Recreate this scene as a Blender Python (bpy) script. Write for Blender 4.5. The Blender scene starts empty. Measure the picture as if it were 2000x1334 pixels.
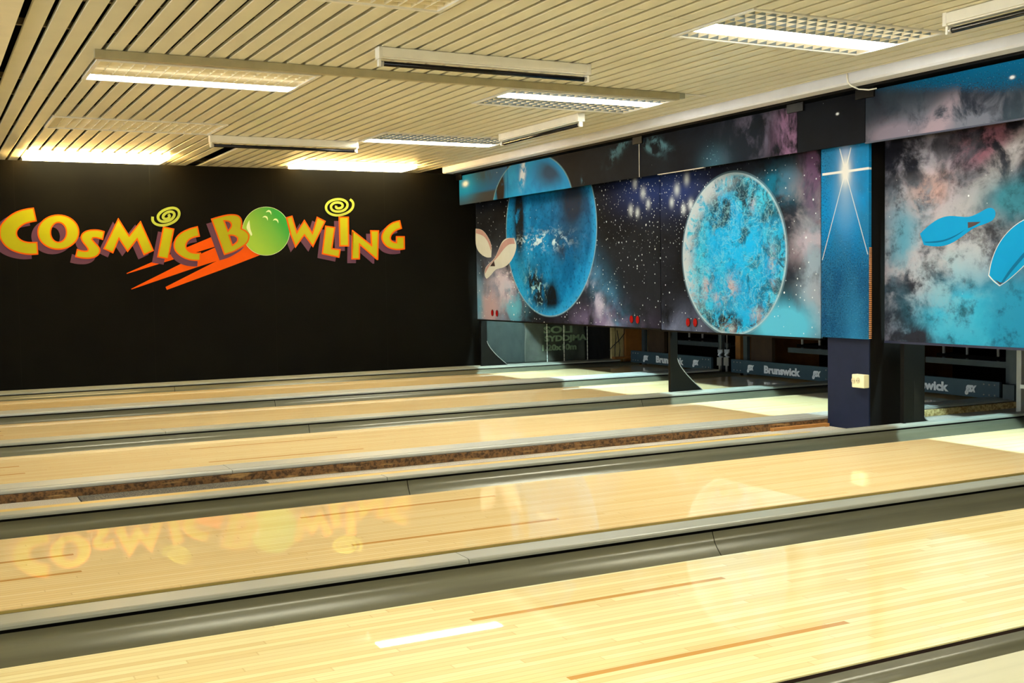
import bpy, bmesh, math, random
from mathutils import Vector, Matrix
from mathutils.geometry import tessellate_polygon
random.seed(7)
SC = bpy.context.scene
COL = SC.collection

# ------------------------------------------------------------------ camera
F_PX, YAW, PIT, ROL = 2220.26, math.radians(62.53229), math.radians(-3.10645), math.radians(-0.90735)
CAMZ = 0.983
_fw = Vector((math.cos(YAW)*math.cos(PIT), math.sin(YAW)*math.cos(PIT), math.sin(PIT)))
_r = Vector((math.sin(YAW), -math.cos(YAW), 0))
_u = _r.cross(_fw)
CR = math.cos(ROL)*_r + math.sin(ROL)*_u
CU = -math.sin(ROL)*_r + math.cos(ROL)*_u
cam = bpy.data.cameras.new('camera')
camo = bpy.data.objects.new('camera', cam)
COL.objects.link(camo)
M = Matrix((CR, CU, -_fw)).transposed().to_4x4()
M.translation = Vector((0, 0, CAMZ))
camo.matrix_world = M
cam.sensor_width = 36.0
cam.lens = 36.0*F_PX/2000.0
cam.clip_start = 0.05
SC.camera = camo
SC.view_settings.view_transform = 'Standard'
SC.view_settings.look = 'None'
SC.view_settings.gamma = 1
SC.view_settings.exposure = 0.52
SC.view_settings.use_curve_mapping = False

def ray(x, y):
    return _fw*F_PX + CR*(x-1000) - CU*(y-667)
def onX(x, y, X):      # measured photo point -> (Y, Z) on the plane x = X
    d = ray(x, y); k = X/d.x
    return (d.y*k, d.z*k + CAMZ)
def onY(x, y, Y):      # -> (X, Z) on the plane y = Y
    d = ray(x, y); k = Y/d.y
    return (d.x*k, d.z*k + CAMZ)

# ------------------------------------------------------------------ object helpers
def link(o, parent=None):
    COL.objects.link(o)
    if parent: o.parent = parent
    return o
def tag(o, label, cat=None, group=None, kind=None):
    o['label'] = label
    if cat: o['category'] = cat
    if group: o['group'] = group
    if kind: o['kind'] = kind
    return o
def thing(name, label, cat, loc=(0, 0, 0), group=None):
    o = bpy.data.objects.new(name, None)
    o.empty_display_size = 0.1
    link(o); o.location = loc
    return tag(o, label, cat, group)
class MB:
    """collects geometry in WORLD coordinates; build() re-bases it on the thing's own origin"""
    def __init__(s): s.v = []; s.f = []; s.sm = []
    def add(s, vs, fs, smooth=False):
        b = len(s.v); s.v += [tuple(v) for v in vs]
        for f in fs: s.f.append([i+b for i in f]); s.sm.append(smooth)
        return s
    def box(s, x0, x1, y0, y1, z0, z1):
        return s.add([(x0,y0,z0),(x1,y0,z0),(x1,y1,z0),(x0,y1,z0),(x0,y0,z1),(x1,y0,z1),(x1,y1,z1),(x0,y1,z1)],
                     [(0,3,2,1),(4,5,6,7),(0,1,5,4),(1,2,6,5),(2,3,7,6),(3,0,4,7)])
    def extrude_x(s, prof, x0, x1, closed=True, smooth=False):   # prof: list of (y,z)
        n = len(prof)
        vs = [(x0, y, z) for y, z in prof] + [(x1, y, z) for y, z in prof]
        fs = [(i, (i+1) % n, n+(i+1) % n, n+i) for i in range(n if closed else n-1)]
        if closed and smooth:
            s.add(vs[:n], [tuple(range(n-1, -1, -1))]); s.add(vs[n:], [tuple(range(n))])
        elif closed: fs += [tuple(range(n-1, -1, -1)), tuple(range(n, 2*n))]
        return s.add(vs, fs, smooth)
    def extrude_y(s, prof, y0, y1, closed=True, smooth=False):   # prof: list of (x,z)
        n = len(prof)
        vs = [(x, y0, z) for x, z in prof] + [(x, y1, z) for x, z in prof]
        fs = [(i, (i+1) % n, n+(i+1) % n, n+i) for i in range(n if closed else n-1)]
        if closed: fs += [tuple(range(n-1, -1, -1)), tuple(range(n, 2*n))]
        return s.add(vs, fs, smooth)
    def tube(s, pts, r, n=10, caps=True):
        pts = [Vector(p) for p in pts]; rings = []; vs = []; fs = []
        for i, p in enumerate(pts):
            t = (pts[min(i+1, len(pts)-1)] - pts[max(i-1, 0)]).normalized()
            a = t.cross(Vector((0, 0, 1)))
            if a.length < 1e-3: a = t.cross(Vector((1, 0, 0)))
            a.normalize(); b = t.cross(a)
            for k in range(n):
                an = 2*math.pi*k/n
                vs.append(p + a*math.cos(an)*r + b*math.sin(an)*r)
        for i in range(len(pts)-1):
            for k in range(n):
                fs.append((i*n+k, i*n+(k+1) % n, (i+1)*n+(k+1) % n, (i+1)*n+k))
        if caps: fs += [tuple(range(n)), tuple((len(pts)-1)*n+k for k in range(n-1, -1, -1))]
        return s.add(vs, fs, True)
    def build(s, name, mat, parent=None, bevel=0, origin=None):
        base = Vector(parent.matrix_basis.translation) if parent is not None else Vector(origin or (0, 0, 0))
        if parent is not None and parent.parent is not None: base = base + Vector(parent.parent.matrix_basis.translation)
        off = Vector(origin) - base if (origin is not None and parent is not None) else Vector((0, 0, 0))
        org = base + off
        me = bpy.data.meshes.new(name)
        me.from_pydata([Vector(v)-org for v in s.v], [], s.f)
        me.polygons.foreach_set('use_smooth', s.sm)
        bm = bmesh.new(); bm.from_mesh(me); bmesh.ops.recalc_face_normals(bm, faces=bm.faces); bm.to_mesh(me); bm.free()
        me.materials.append(mat)
        o = bpy.data.objects.new(name, me); link(o, parent)
        o.location = off if parent is not None else org
        if bevel:
            m = o.modifiers.new('bevel', 'BEVEL'); m.width = bevel; m.segments = 2; m.limit_method = 'ANGLE'
        return o

# ------------------------------------------------------------------ node language
def lin(c):
    c = c/255.0
    return c/12.92 if c <= 0.04045 else ((c+0.055)/1.055)**2.4
def rgb(r, g, b): return (lin(r), lin(g), lin(b), 1)
class T:
    """a material's node tree"""
    def __init__(s, name):
        s.mat = bpy.data.materials.new(name); s.mat.use_nodes = True
        s.nt = s.mat.node_tree; s.nt.nodes.clear()
        s.out = s.nt.nodes.new('ShaderNodeOutputMaterial')
        s.b = s.nt.nodes.new('ShaderNodeBsdfPrincipled')
        s.nt.links.new(s.b.outputs[0], s.out.inputs[0])
        s.tc = None
    def put(s, sock, v):
        if isinstance(v, E_): s.nt.links.new(v.s, sock)
        elif isinstance(v, (tuple, list)):
            v = tuple(v)
            if sock.type == 'RGBA' and len(v) == 3: v = v+(1,)
            sock.default_value = v
        else: sock.default_value = v
    def set(s, **k):
        for n, v in k.items():
            nm = {'col': 'Base Color', 'rough': 'Roughness', 'metal': 'Metallic', 'coat': 'Coat Weight', 'coatr': 'Coat Roughness',
                  'spec': 'Specular IOR Level', 'emit': 'Emission Color', 'emits': 'Emission Strength', 'alpha': 'Alpha',
                  'trans': 'Transmission Weight', 'ior': 'IOR', 'aniso': 'Anisotropic', 'normal': 'Normal', 'sheen': 'Sheen Weight'}[n]
            s.put(s.b.inputs[nm], v)
        return s.mat
    def math(s, op, a, b=0.0, c=0.0, clamp=False):
        n = s.nt.nodes.new('ShaderNodeMath'); n.operation = op; n.use_clamp = clamp
        s.put(n.inputs[0], a); s.put(n.inputs[1], b); s.put(n.inputs[2], c)
        return E_(s, n.outputs[0])
    def xyz(s):
        n = s.nt.nodes.new('ShaderNodeTexCoord'); m = s.nt.nodes.new('ShaderNodeSeparateXYZ')
        s.nt.links.new(n.outputs['Object'], m.inputs[0])
        return [E_(s, m.outputs[i]) for i in range(3)]
    def vec(s, x, y, z=0.0):
        n = s.nt.nodes.new('ShaderNodeCombineXYZ')
        s.put(n.inputs[0], x); s.put(n.inputs[1], y); s.put(n.inputs[2], z)
        return E_(s, n.outputs[0])
    def noise(s, v, scale=1.0, detail=3.0, rough=0.55, dist=0.0, color=False):
        n = s.nt.nodes.new('ShaderNodeTexNoise'); s.put(n.inputs['Vector'], v)
        n.inputs['Scale'].default_value = scale; n.inputs['Detail'].default_value = detail
        n.inputs['Roughness'].default_value = rough; n.inputs['Distortion'].default_value = dist*.28
        return E_(s, n.outputs[1 if color else 0])
    def voro(s, v, scale):
        n = s.nt.nodes.new('ShaderNodeTexVoronoi'); s.put(n.inputs['Vector'], v); n.inputs['Scale'].default_value = scale
        m = s.nt.nodes.new('ShaderNodeSeparateColor'); s.nt.links.new(n.outputs['Color'], m.inputs[0])
        return E_(s, n.outputs['Distance']), E_(s, m.outputs[0]), E_(s, m.outputs[1])
    def white(s, v):
        n = s.nt.nodes.new('ShaderNodeTexWhiteNoise'); n.noise_dimensions = '3D'; s.put(n.inputs[0], v)
        return E_(s, n.outputs[0])
    def ss(s, x, a, b, o0=0.0, o1=1.0, lin_=False):
        n = s.nt.nodes.new('ShaderNodeMapRange'); n.interpolation_type = 'LINEAR' if lin_ else 'SMOOTHSTEP'
        if not isinstance(a, E_) and not isinstance(b, E_) and a > b: a, b, o0, o1 = b, a, o1, o0
        for i, v in enumerate((x, a, b, o0, o1)): s.put(n.inputs[i], v)
        return E_(s, n.outputs[0])
    def mix(s, a, b, f):
        n = s.nt.nodes.new('ShaderNodeMix'); n.data_type = 'RGBA'; n.clamp_factor = True
        s.put(n.inputs[0], f); s.put(n.inputs[6], a); s.put(n.inputs[7], b)
        return E_(s, n.outputs[2])
    def bump(s, h, strength=0.3, dist=0.002):
        n = s.nt.nodes.new('ShaderNodeBump'); n.inputs['Strength'].default_value = strength; n.inputs['Distance'].default_value = dist
        s.put(n.inputs['Height'], h); return E_(s, n.outputs[0])
    def blob(s, u, v, cu, cv, a, b, ang=0.0, p=1.0):
        ca, sa = math.cos(ang), math.sin(ang)
        du, dv = u-cu, v-cv
        x = (du*ca + dv*sa)*(1/a); y = (dv*ca - du*sa)*(1/b)
        return s.math('EXPONENT', (x*x+y*y)*-1.0)
    def ell(s, u, v, cu, cv, a, b, ang=0.0):       # 1 on the rim
        ca, sa = math.cos(ang), math.sin(ang)
        du, dv = u-cu, v-cv
        x = (du*ca + dv*sa)*(1/a); y = (dv*ca - du*sa)*(1/b)
        return s.math('SQRT', x*x+y*y)
class E_:
    def __init__(s, t, sock): s.t = t; s.s = sock
    def __add__(s, o): return s.t.math('ADD', s, o)
    __radd__ = __add__
    def __sub__(s, o): return s.t.math('SUBTRACT', s, o)
    def __rsub__(s, o): return s.t.math('SUBTRACT', o, s)
    def __mul__(s, o): return s.t.math('MULTIPLY', s, o)
    __rmul__ = __mul__
    def __truediv__(s, o): return s.t.math('DIVIDE', s, o)
    def abs(s): return s.t.math('ABSOLUTE', s)
    def floor(s): return s.t.math('FLOOR', s)
    def frac(s): return s.t.math('FRACT', s)
    def pow(s, k): return s.t.math('POWER', s, k)
    def min(s, o): return s.t.math('MINIMUM', s, o)
    def max(s, o): return s.t.math('MAXIMUM', s, o)
    def clamp(s): return s.t.math('ADD', s, 0.0, clamp=True)
    def gt(s, o): return s.t.math('GREATER_THAN', s, o)
    def lt(s, o): return s.t.math('LESS_THAN', s, o)

def plain(name, col, rough=0.5, metal=0.0, vary=0.06, scale=9.0, bump=0.0, **k):
    t = T(name); x, y, z = t.xyz(); v = t.vec(x, y, z)
    n = t.noise(v, scale, 4)
    c2 = tuple(max(0.0, c*(1-vary*2.2)) for c in col[:3])+(1,)
    t.set(col=t.mix(col, c2, t.ss(n, .3, .7)), rough=t.ss(n, .2, .8, max(rough-.04, .02), rough+.04, True), metal=metal, **k)
    if bump: t.set(normal=t.bump(t.noise(v, scale*14, 3), bump, .003))
    return t.mat
def emit(name, col, s):
    t = T(name)
    return t.set(col=(.8, .8, .8, 1), rough=.4, emit=col, emits=s)

# ------------------------------------------------------------------ materials
def mat_lane(name, hue=0.0, seed=0.0, marks=()):
    t = T(name); x, y, z = t.xyz()
    bw = 0.0273; peach = hue
    yb = y*(1/bw); bi = yb.floor(); fr = yb.frac()
    off = t.white(t.vec(bi, seed, 3.0))*9.0
    seg = (x*(1/1.35)+off).floor()
    rnd = t.white(t.vec(bi, seg, seed+1.0))
    rnd2 = t.white(t.vec(bi, seg, seed+7.0))
    grain = t.noise(t.vec(x*2.2, y*90.0, seed), 1.0, 4, .6)
    c = t.mix(rgb(250, 238, 184), rgb(238, 216, 156), t.ss(rnd, .25, 1.0, lin_=True))
    c = t.mix(c, rgb(224, 190, 128), t.ss(rnd2, .78, 1.0)*.45)
    c = t.mix(c, rgb(222, 192, 134), t.ss(grain, .50, .80)*.40)
    if hue: c = t.mix(c, rgb(255, 216, 154), hue)
    seam = t.ss((fr-.5).abs(), .435, .495)
    c = t.mix(c, rgb(178, 132, 78), seam*(.75 if hue else .45))
    ends = t.ss(((x*(1/1.35)+off).frac()-.5).abs(), .4975, .4995)
    c = t.mix(c, rgb(190, 150, 96), ends*.3)
    for (x0, x1, yc) in marks:      # inlaid dark arrow boards
        m = x.gt(x0)*x.lt(x1)*((y-yc).abs().lt(.0125))
        c = t.mix(c, rgb(206, 150, 78), m*.9)
    t.set(col=c, rough=.014, spec=.42)
    return t.mat
def mat_gutter():
    t = T('gutter_grey'); x, y, z = t.xyz()
    n = t.noise(t.vec(x*1.2, y*30, z*30), 1.0, 4)
    sc = t.noise(t.vec(x*2.2, y*34, z*20), 1.0, 4, .6)
    c = t.mix(rgb(106, 105, 84), rgb(96, 95, 76), t.ss(n, .3, .7))
    c = t.mix(c, rgb(136, 134, 116), t.ss(sc, .60, .80)*.18)
    rough_g = .30
    return t.set(col=c, rough=rough_g, metal=.2, spec=.5)
def mat_cap(name, col, rough=.28):
    t = T(name); x, y, z = t.xyz()
    n = t.noise(t.vec(x*1.5, y*40, z*40), 1.0, 4)
    c2 = tuple(c*.93 for c in col[:3])+(1,)
    c = t.mix(col, c2, t.ss(n, .35, .75))
    d = t.noise(t.vec(x*3, y*60, z*10), 1.0, 3, .6)
    c = t.mix(c, rgb(150, 144, 124), t.ss(d, .70, .84)*.2)
    return t.set(col=c, rough=rough+.12, metal=.05, spec=.4)
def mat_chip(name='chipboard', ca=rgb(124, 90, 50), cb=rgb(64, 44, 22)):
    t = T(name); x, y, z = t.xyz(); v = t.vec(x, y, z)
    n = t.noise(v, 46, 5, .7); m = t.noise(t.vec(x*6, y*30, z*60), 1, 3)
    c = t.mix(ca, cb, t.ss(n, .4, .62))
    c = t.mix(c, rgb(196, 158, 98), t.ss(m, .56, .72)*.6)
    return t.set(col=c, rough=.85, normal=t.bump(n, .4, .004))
def mat_carpet(name, a, b, sc=260):
    t = T(name); x, y, z = t.xyz(); v = t.vec(x, y, z)
    n = t.noise(v, sc, 3, .8)
    return t.set(col=t.mix(a, b, t.ss(n, .42, .6)), rough=.95, normal=t.bump(n, .5, .003))
def mat_wallboard():
    t = T('black_wall_paint'); x, y, z = t.xyz()
    n = t.noise(t.vec(x, y, z), 3.0, 5); f = t.noise(t.vec(x, y, z), 60.0, 4)
    c = t.mix(rgb(15, 14, 9), rgb(11, 10, 7), t.ss(n, .3, .7))
    fx = (x*(1/1.19)+.33).frac()
    seam = t.ss((fx-.5).abs(), .4982, .4995)
    c = t.mix(c, rgb(30, 29, 22), seam)
    return t.set(col=c, rough=t.ss(f, .3, .7, .5, .62), spec=.05)

M_SLAT = plain('cream_slat_paint', rgb(222, 219, 197), .42, 0, .03, 3)
M_DARK = plain('void_black', rgb(9, 8, 7), .9, spec=.02)
M_WHITE = plain('white_lacquer', rgb(236, 234, 224), .35, 0, .03)
M_PLAST = plain('soffit_plaster', rgb(216, 220, 230), .7, 0, .04, 5)
M_WALL = mat_wallboard()
M_ROOM = plain('room_plaster', rgb(226, 214, 186), .8)
M_CAP = mat_cap('divider_grey', rgb(150, 152, 138), .30)
M_CAPW = mat_cap('divider_pale_grey', rgb(168, 171, 162), .30)
M_CREAM = mat_cap('divider_cream', rgb(196, 194, 164), .34)
M_GUT = mat_gutter()
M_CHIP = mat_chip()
M_CHIPLIT = mat_chip('light_chipboard', rgb(222, 200, 136), rgb(160, 128, 66))  # brighter copy of the chipboard, lamp light put into its colour
M_CARP = mat_carpet('grey_carpet', rgb(196, 188, 172), rgb(150, 142, 128))
M_CARPD = mat_carpet('dark_carpet', rgb(118, 112, 98), rgb(36, 33, 28), 170)
M_BRASS = plain('brass_strip', rgb(206, 172, 84), .5, .0)
M_ALU = plain('bare_aluminium', rgb(180, 178, 172), .4, .4)
M_NAVY = plain('navy_trim', rgb(28, 34, 58), .4)
M_BLACK = plain('satin_black', rgb(11, 10, 9), .4, spec=.15)
M_KICK = plain('black_kickback', rgb(12, 11, 9), .36, 0, .05, 6, spec=.15)
M_EDGE = plain('worn_edge', rgb(150, 148, 140), .4, .3)
M_COLUMN = plain('midnight_blue_paint', rgb(24, 32, 54), .5, 0, .08, 7, .05, spec=.15)
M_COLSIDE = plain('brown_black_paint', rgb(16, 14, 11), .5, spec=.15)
M_SWEEP = plain('slate_blue_metal', rgb(60, 84, 94), .42, .2, .08, 5)
M_STEEL = plain('machine_grey', rgb(66, 76, 78), .45, .3)
M_LETTER = plain('silver_lettering', rgb(236, 242, 242), .5)
M_WOOD = plain('raw_timber', rgb(196, 178, 120), .7, 0, .1, 20)
M_PLY = plain('brown_plywood', rgb(150, 96, 34), .7, 0, .1, 12)
M_PLYD = plain('dark_plywood', rgb(58, 40, 18), .8, 0, .1, 12)
M_UVT = plain('blacklight_glass', rgb(9, 8, 10), .22, spec=.25)
M_SOCK = plain('ivory_plastic', rgb(238, 228, 182), .35, 0, .02)
M_SOCKH = plain('socket_face', rgb(206, 196, 156), .4)
M_RED = plain('red_lamp_glass', rgb(140, 18, 18), .25)
M_REDD = plain('dark_red_rim', rgb(30, 6, 6), .4)
M_TUBE = emit('lit_tube_white', (1.0, .97, .85, 1), 48.0)
M_TUBEW = emit('lit_tube_warm', (1.0, .84, .50, 1), 17.0)
M_GLOWO = emit('lit_side_orange', (1.0, .60, .16, 1), 75.0)  # for the glowing strips added round the opal lights
M_TUBEIN = emit('louvred_tube', (1.0, .98, .95, 1), 3.5)
M_TUBEOFF = plain('unlit_tube', rgb(232, 228, 214), .4)
M_PITL = emit('pit_tube', (.60, .90, 1.0, 1), 230.0)
M_WEB = plain('cable_black', rgb(16, 15, 14), .5)
M_BAG = plain('clear_bag_plastic', rgb(190, 200, 206), .15, 0, .2, 40)

# ------------------------------------------------------------------ levels and rows
ZC = 2.198          # slat ceiling
WY = 11.257         # black wall board
ZW = 2.135          # its top = underside of the soffit
HC = 0.050          # divider tops above the lanes
GW = 0.235
LANES = {1: (9.665, 10.731), 2: (7.845, 8.911), 3: (6.130, 7.196), 4: (3.765, 4.831), 5: (2.114, 3.180)}
LX0, LX1 = -5.9, 7.35
M_BED5 = plain('dark_bed_edge', rgb(52, 34, 26), .6)
M_BED = plain('olive_bed_edge', rgb(196, 172, 96), .35, .2)
nth = {1: 'farthest one, next to the black wall', 2: 'second from the black wall', 3: 'third from the black wall',
       4: 'second nearest, just this side of the blue pillar', 5: 'nearest one, across the bottom of the photo'}

# ------------------------------------------------------------------ floor & shell
fl = MB().box(-9, 9.2, -4, 13, -.30, -.20).build('floor', plain('dark_concrete', rgb(60, 56, 50), .8)); fl['kind'] = 'structure'
o = MB().box(-9.0, -1.6, -4, WY, -.20, 0).build('floor', mat_lane('approach_boards', 0, 31.0)); o['kind'] = 'structure'
o = MB().box(-1.6, 7.35, -4, 1.2, -.20, 0).build('floor', mat_lane('near_boards', 0, 37.0)); o['kind'] = 'structure'
def struct(mb, name, m):
    o = mb.build(name, m); o['kind'] = 'structure'; return o
w = MB().box(-9, 5.97, WY, WY+.045, -.20, ZW)
struct(w, 'wall_left', M_WALL)
struct(MB().box(-9, 9.2, 12.6, 12.7, -.2, 2.5), 'wall_far', M_ROOM)
struct(MB().box(-6.1, -6, -4, 12.7, -.2, .70).box(-6.1, -6, -4, 12.7, 2.05, 2.5).box(-6.1, -6, -4, -3.4, .70, 2.05).box(-6.1, -6, 4.2, 4.8, .70, 2.05).box(-6.1, -6, 12.2, 12.7, .70, 2.05), 'wall_back', M_ROOM)
M_FILLDAY = emit('daylit_window', (.86, .93, 1.0, 1), 6.0)  # glow for windows added out of view as cool daylight
for i, (ya, yb) in enumerate(((-3.4, 4.2), (4.8, 12.2))):
    w = MB()
    for k in range(5):
        yy = ya+(yb-ya)*k/4
        w.box(-6.07, -6.02, max(ya, yy-.03), min(yb, yy+.03), .70, 2.05)
    w.box(-6.07, -6.02, ya, yb, .70, .74).box(-6.07, -6.02, ya, yb, 2.01, 2.05)
    f_ = struct(w, 'window_%d' % (i+1), M_WHITE)
    MB().box(-6.09, -6.075, ya, yb, .70, 2.05).build('window_pane', M_FILLDAY, f_)
struct(MB().box(-9, 9.2, -4.1, -4, -.2, 2.5), 'wall_right', M_ROOM)
struct(MB().box(9.2, 9.3, -4.1, 12.7, -.2, 2.5), 'wall_front', M_DARK)

# ceiling: open slats with a dark void above, cut out round the light fittings
ROWS = [(-2.55, -1.90), (-.25, .40), (1.90, 2.55), (4.13, 4.78), (6.48, 7.13), (8.74, 9.39), (10.93, 11.58)]
COLS = [(-1.645, -.385), (.884, 2.143), (3.411, 4.670)]
G0, GP, GAP = .561, .10533, .022
def cuts(xa, xb):
    c = []
    for (r0, r1) in ROWS:
        for (a, b) in COLS:
            if xa > a-.03 and xb < b+.03: c.append((r0, r1))
    return sorted(c)
mb = MB()
def slat(x0, x1, y0, y1):
    h = .016; t = .0015; r = .004
    prof = [(x0, ZC+h), (x0, ZC+r), (x0+r*.3, ZC+r*.3), (x0+r, ZC), (x1-r, ZC), (x1-r*.3, ZC+r*.3), (x1, ZC+r), (x1, ZC+h),
            (x1-t, ZC+h), (x1-t, ZC+r), (x1-r, ZC+t), (x0+r, ZC+t), (x0+t, ZC+r), (x0+t, ZC+h)]
    mb.extrude_y(prof, y0, y1)
for i in range(-1, 43):
    x0 = G0+GP*i+GAP; x1 = G0+GP*(i+1)
    if i == 42: x1 = 5.03
    y = -4.0
    segs = []
    for (a, b) in cuts(x0, x1):
        segs.append((y, a)); y = b
    segs.append((y, 12.6))
    for (a, b) in segs:
        # butt joints between slat lengths
        js = [j for j in ({0: [7.55], 1: [7.6], 2: [7.63], 24: [4.42], 25: [4.44], 22: [4.36], 26: [4.47]}.get(i, [])) if a < j < b]
        p = a
        for j in js: slat(x0, x1, p, j-.0015); p = j+.0015
        if i == 18 and b > 12: b = 10.02      # one slat stops short of the black wall
        slat(x0, x1, p, b)
struct(mb, 'ceiling', M_SLAT)
struct(MB().box(.42, 9.2, -4, 12.6, ZC+.16, ZC+.20), 'ceiling', M_DARK)
mb = MB()                                      # carriers above the slats
for yy in [a*1.05 - 3.6 for a in range(16)]:
    for (xa, xb) in [(.44, 5.03)]:
        if any(r0-.06 < yy < r1+.06 for r0, r1 in ROWS): yy += .45
        mb.box(xa, xb, yy, yy+.025, ZC+.018, ZC+.05)
struct(mb, 'trim_1', plain('slat_carrier', rgb(120, 108, 84), .5, .3))
struct(MB().box(-9, .438, -4, 12.6, ZC-.012, ZC+.10), 'ceiling', plain('smooth_ceiling_paint', rgb(240, 232, 206), .6, 0, .02))
# boxed soffit over the masks
sf = MB().extrude_y([(5.04, ZC+.1), (5.04, ZW+.012), (5.052, ZW), (5.155, ZW), (5.165, ZW+.01), (5.165, ZC+.1)], -4, WY-.001)
struct(sf, 'trim_2', M_PLAST)
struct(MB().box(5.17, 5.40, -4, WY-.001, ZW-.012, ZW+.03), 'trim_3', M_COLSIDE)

# ------------------------------------------------------------------ lanes, gutters, dividers
marks = {5: [(1.38, 2.294, .293-.0), (1.38, 2.294, -.265), (-.5, .465, .14), (-.5, .465, -.14)],
         4: [(1.38, 2.294, .305), (1.40, 2.29, -.28), (-.5, .465, .12), (-.5, .46, -.158)],
         3: [(1.40, 2.32, .23), (1.386, 2.293, -.33), (-.5, .45, .115), (-.5, .46, -.16)],
         2: [(-.5, .46, .13), (-.5, .46, -.13)], 1: []}
for k, (a, b) in LANES.items():
    c = (a+b)/2
    m = mat_lane('maple_lane_%d' % k, 0 if k == 5 else .5, k*11.0, marks[k])
    t = thing('bowling_lane', 'pale glossy maple bowling lane, the '+nth[k], 'bowling lane', (0, c, 0))
    MB().box(LX0, LX1, a, b, -.004, 0).build('lane_boards', m, t)
    e = MB().box(LX0, LX1, a+.001, b-.001, -.19, -.0042)
    e.build('lane_bed', M_BED5 if k == 5 else M_BED, t)
def gutter_profile(ya, yb, far):
    """ya = edge at the lane, yb = edge at the divider; rounded trough"""
    pts = []
    n = 18
    for i in range(n+1):
        s = i/n
        y = ya + (yb-ya)*s
        d = .088*math.sin(math.pi*min(max((s*1.0), 0), 1))**.55
        z = -.012 - d + (.037*s)
        pts.append((y, z))
    return pts
for k, (a, b) in LANES.items():
    for side in (0, 1):
        y0 = a-.004 if side == 0 else b+.004
        y1 = a-GW+.004 if side == 0 else b+GW-.004
        nm = {1: 'farthest lane', 2: 'second farthest lane', 3: 'middle lane', 4: 'second nearest lane', 5: 'nearest lane'}[k]
        t = thing('gutter', 'dark grey ball gutter on the %s side of the %s' % ('camera' if side == 0 else 'far', nm), 'gutter', (0, (y0+y1)/2, -.1))
        pr = gutter_profile(y0, y1, side)
        low = [(y, z-.004) for y, z in reversed(pr)]
        js = {(5, 1): [2.61], (4, 1): [2.05], (3, 1): [2.3, 5.0], (2, 1): [2.55], (1, 1): [2.1]}.get((k, side), [3.0])
        p = LX0
        for j in js+[LX1]:
            MB().extrude_x(pr+low, p, j-.002, smooth=True).build('gutter_channel', M_GUT, t); p = j+.002
def cap(y0, y1, label, mat, joints=(), ridge=None, x0=LX0, x1=7.1):
    """flat divider with rounded lips; y0 < y1"""
    t = thing('lane_divider', label, 'divider', (0, (y0+y1)/2, 0))
    r = .008; lo = HC-.016
    pr = [(y0, lo), (y0, HC-r), (y0+r*.3, HC-r*.3), (y0+r, HC)]
    if ridge:
        pr += [(ridge-.006, HC), (ridge-.003, HC-.008), (ridge+.003, HC-.008), (ridge+.006, HC)]
    pr += [(y1-r, HC), (y1-r*.3, HC-r*.3), (y1, HC-r), (y1, lo)]
    MB().box(x0, x1, y0+.014, y1-.014, -.08, lo-.0005).build('divider_core', M_BLACK, t)  # core coloured black for the shadow line under the cap lip
    p = x0
    for j in list(joints)+[x1]:
        MB().extrude_x(pr, p, j-.0012).build('divider_cap', mat, t, bevel=0); p = j+.0012
    return t
cap(10.966, WY-.002, 'grey flat divider running along the foot of the black wall', M_CAP, (4.6,))
cap(9.146, 9.430, 'wide grey divider between the farthest lane and the second lane', M_CAPW, (1.15,), ridge=9.185)
cap(7.431, 7.610, 'narrow grey divider between the second and third lanes from the black wall', M_CAP, (1.36,))
cap(5.685, 5.895, 'wide pale grey grooved divider above the brown chipboard strip', M_CAPW, (1.36, 4.05), ridge=5.725)
cap(5.066, 5.160, 'narrow grey divider in front of the blue pillar, far side of the second nearest lane', M_CAP, (1.95, 4.4))
cap(3.415, 3.530, 'narrow grey divider between the two nearest lanes', M_CAP, (1.6, 4.35))
cap(1.21, 1.879, 'wide cream divider in the bottom right corner', M_CREAM)
# channel between lane 3 and lane 4
t = thing('chipboard_strip', 'rough brown chipboard edge below the grooved grey divider', 'board', (0, 5.68, 0))
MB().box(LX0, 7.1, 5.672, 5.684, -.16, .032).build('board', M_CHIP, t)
struct(MB().box(LX0, 7.1, 5.14, 5.672, -.20, -.012), 'floor', M_CARP)
o = MB().box(LX0, .62, 5.33, 5.655, -.012, -.004).build('carpet_strip', M_CARP); tag(o, 'light grey carpet strip at the left end of the channel between lanes', 'carpet')
o = MB().box(.625, 1.50, 5.33, 5.66, -.012, -.002).build('carpet_strip', M_CARPD); tag(o, 'dark speckled grey carpet piece in the channel between the lanes', 'carpet')
o = MB().box(1.505, 5.2, 5.36, 5.608, -.012, -.005).build('carpet_strip', M_CARP); tag(o, 'pale grey carpet strip leading to the foot of the blue pillar', 'carpet')
t = thing('edge_strip', 'long silver and brass edging strip lying beside the narrow grey divider', 'edging', (0, 5.23, 0))
MB().box(1.52, 4.3, 5.252, 5.318, -.012, .034).build('silver_strip', M_ALU, t)
MB().box(LX0, 4.7, 5.163, 5.196, -.012, .0465).build('brass_strip', M_BRASS, t)
MB().box(LX0, 4.5, 5.200, 5.234, -.012, .0455).build('brass_strip', M_BRASS, t)
MB().box(.62, 4.3, 5.237, 5.249, -.012, .0445).build('dark_cable', M_NAVY, t)
o = MB().box(4.80, 5.268, 5.630, 5.668, -.012, .010).build('wood_offcut', plain('orange_offcut', rgb(186, 130, 66), .7)); tag(o, 'thin orange wood offcut lying left of the blue pillar foot', 'wood')

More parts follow.
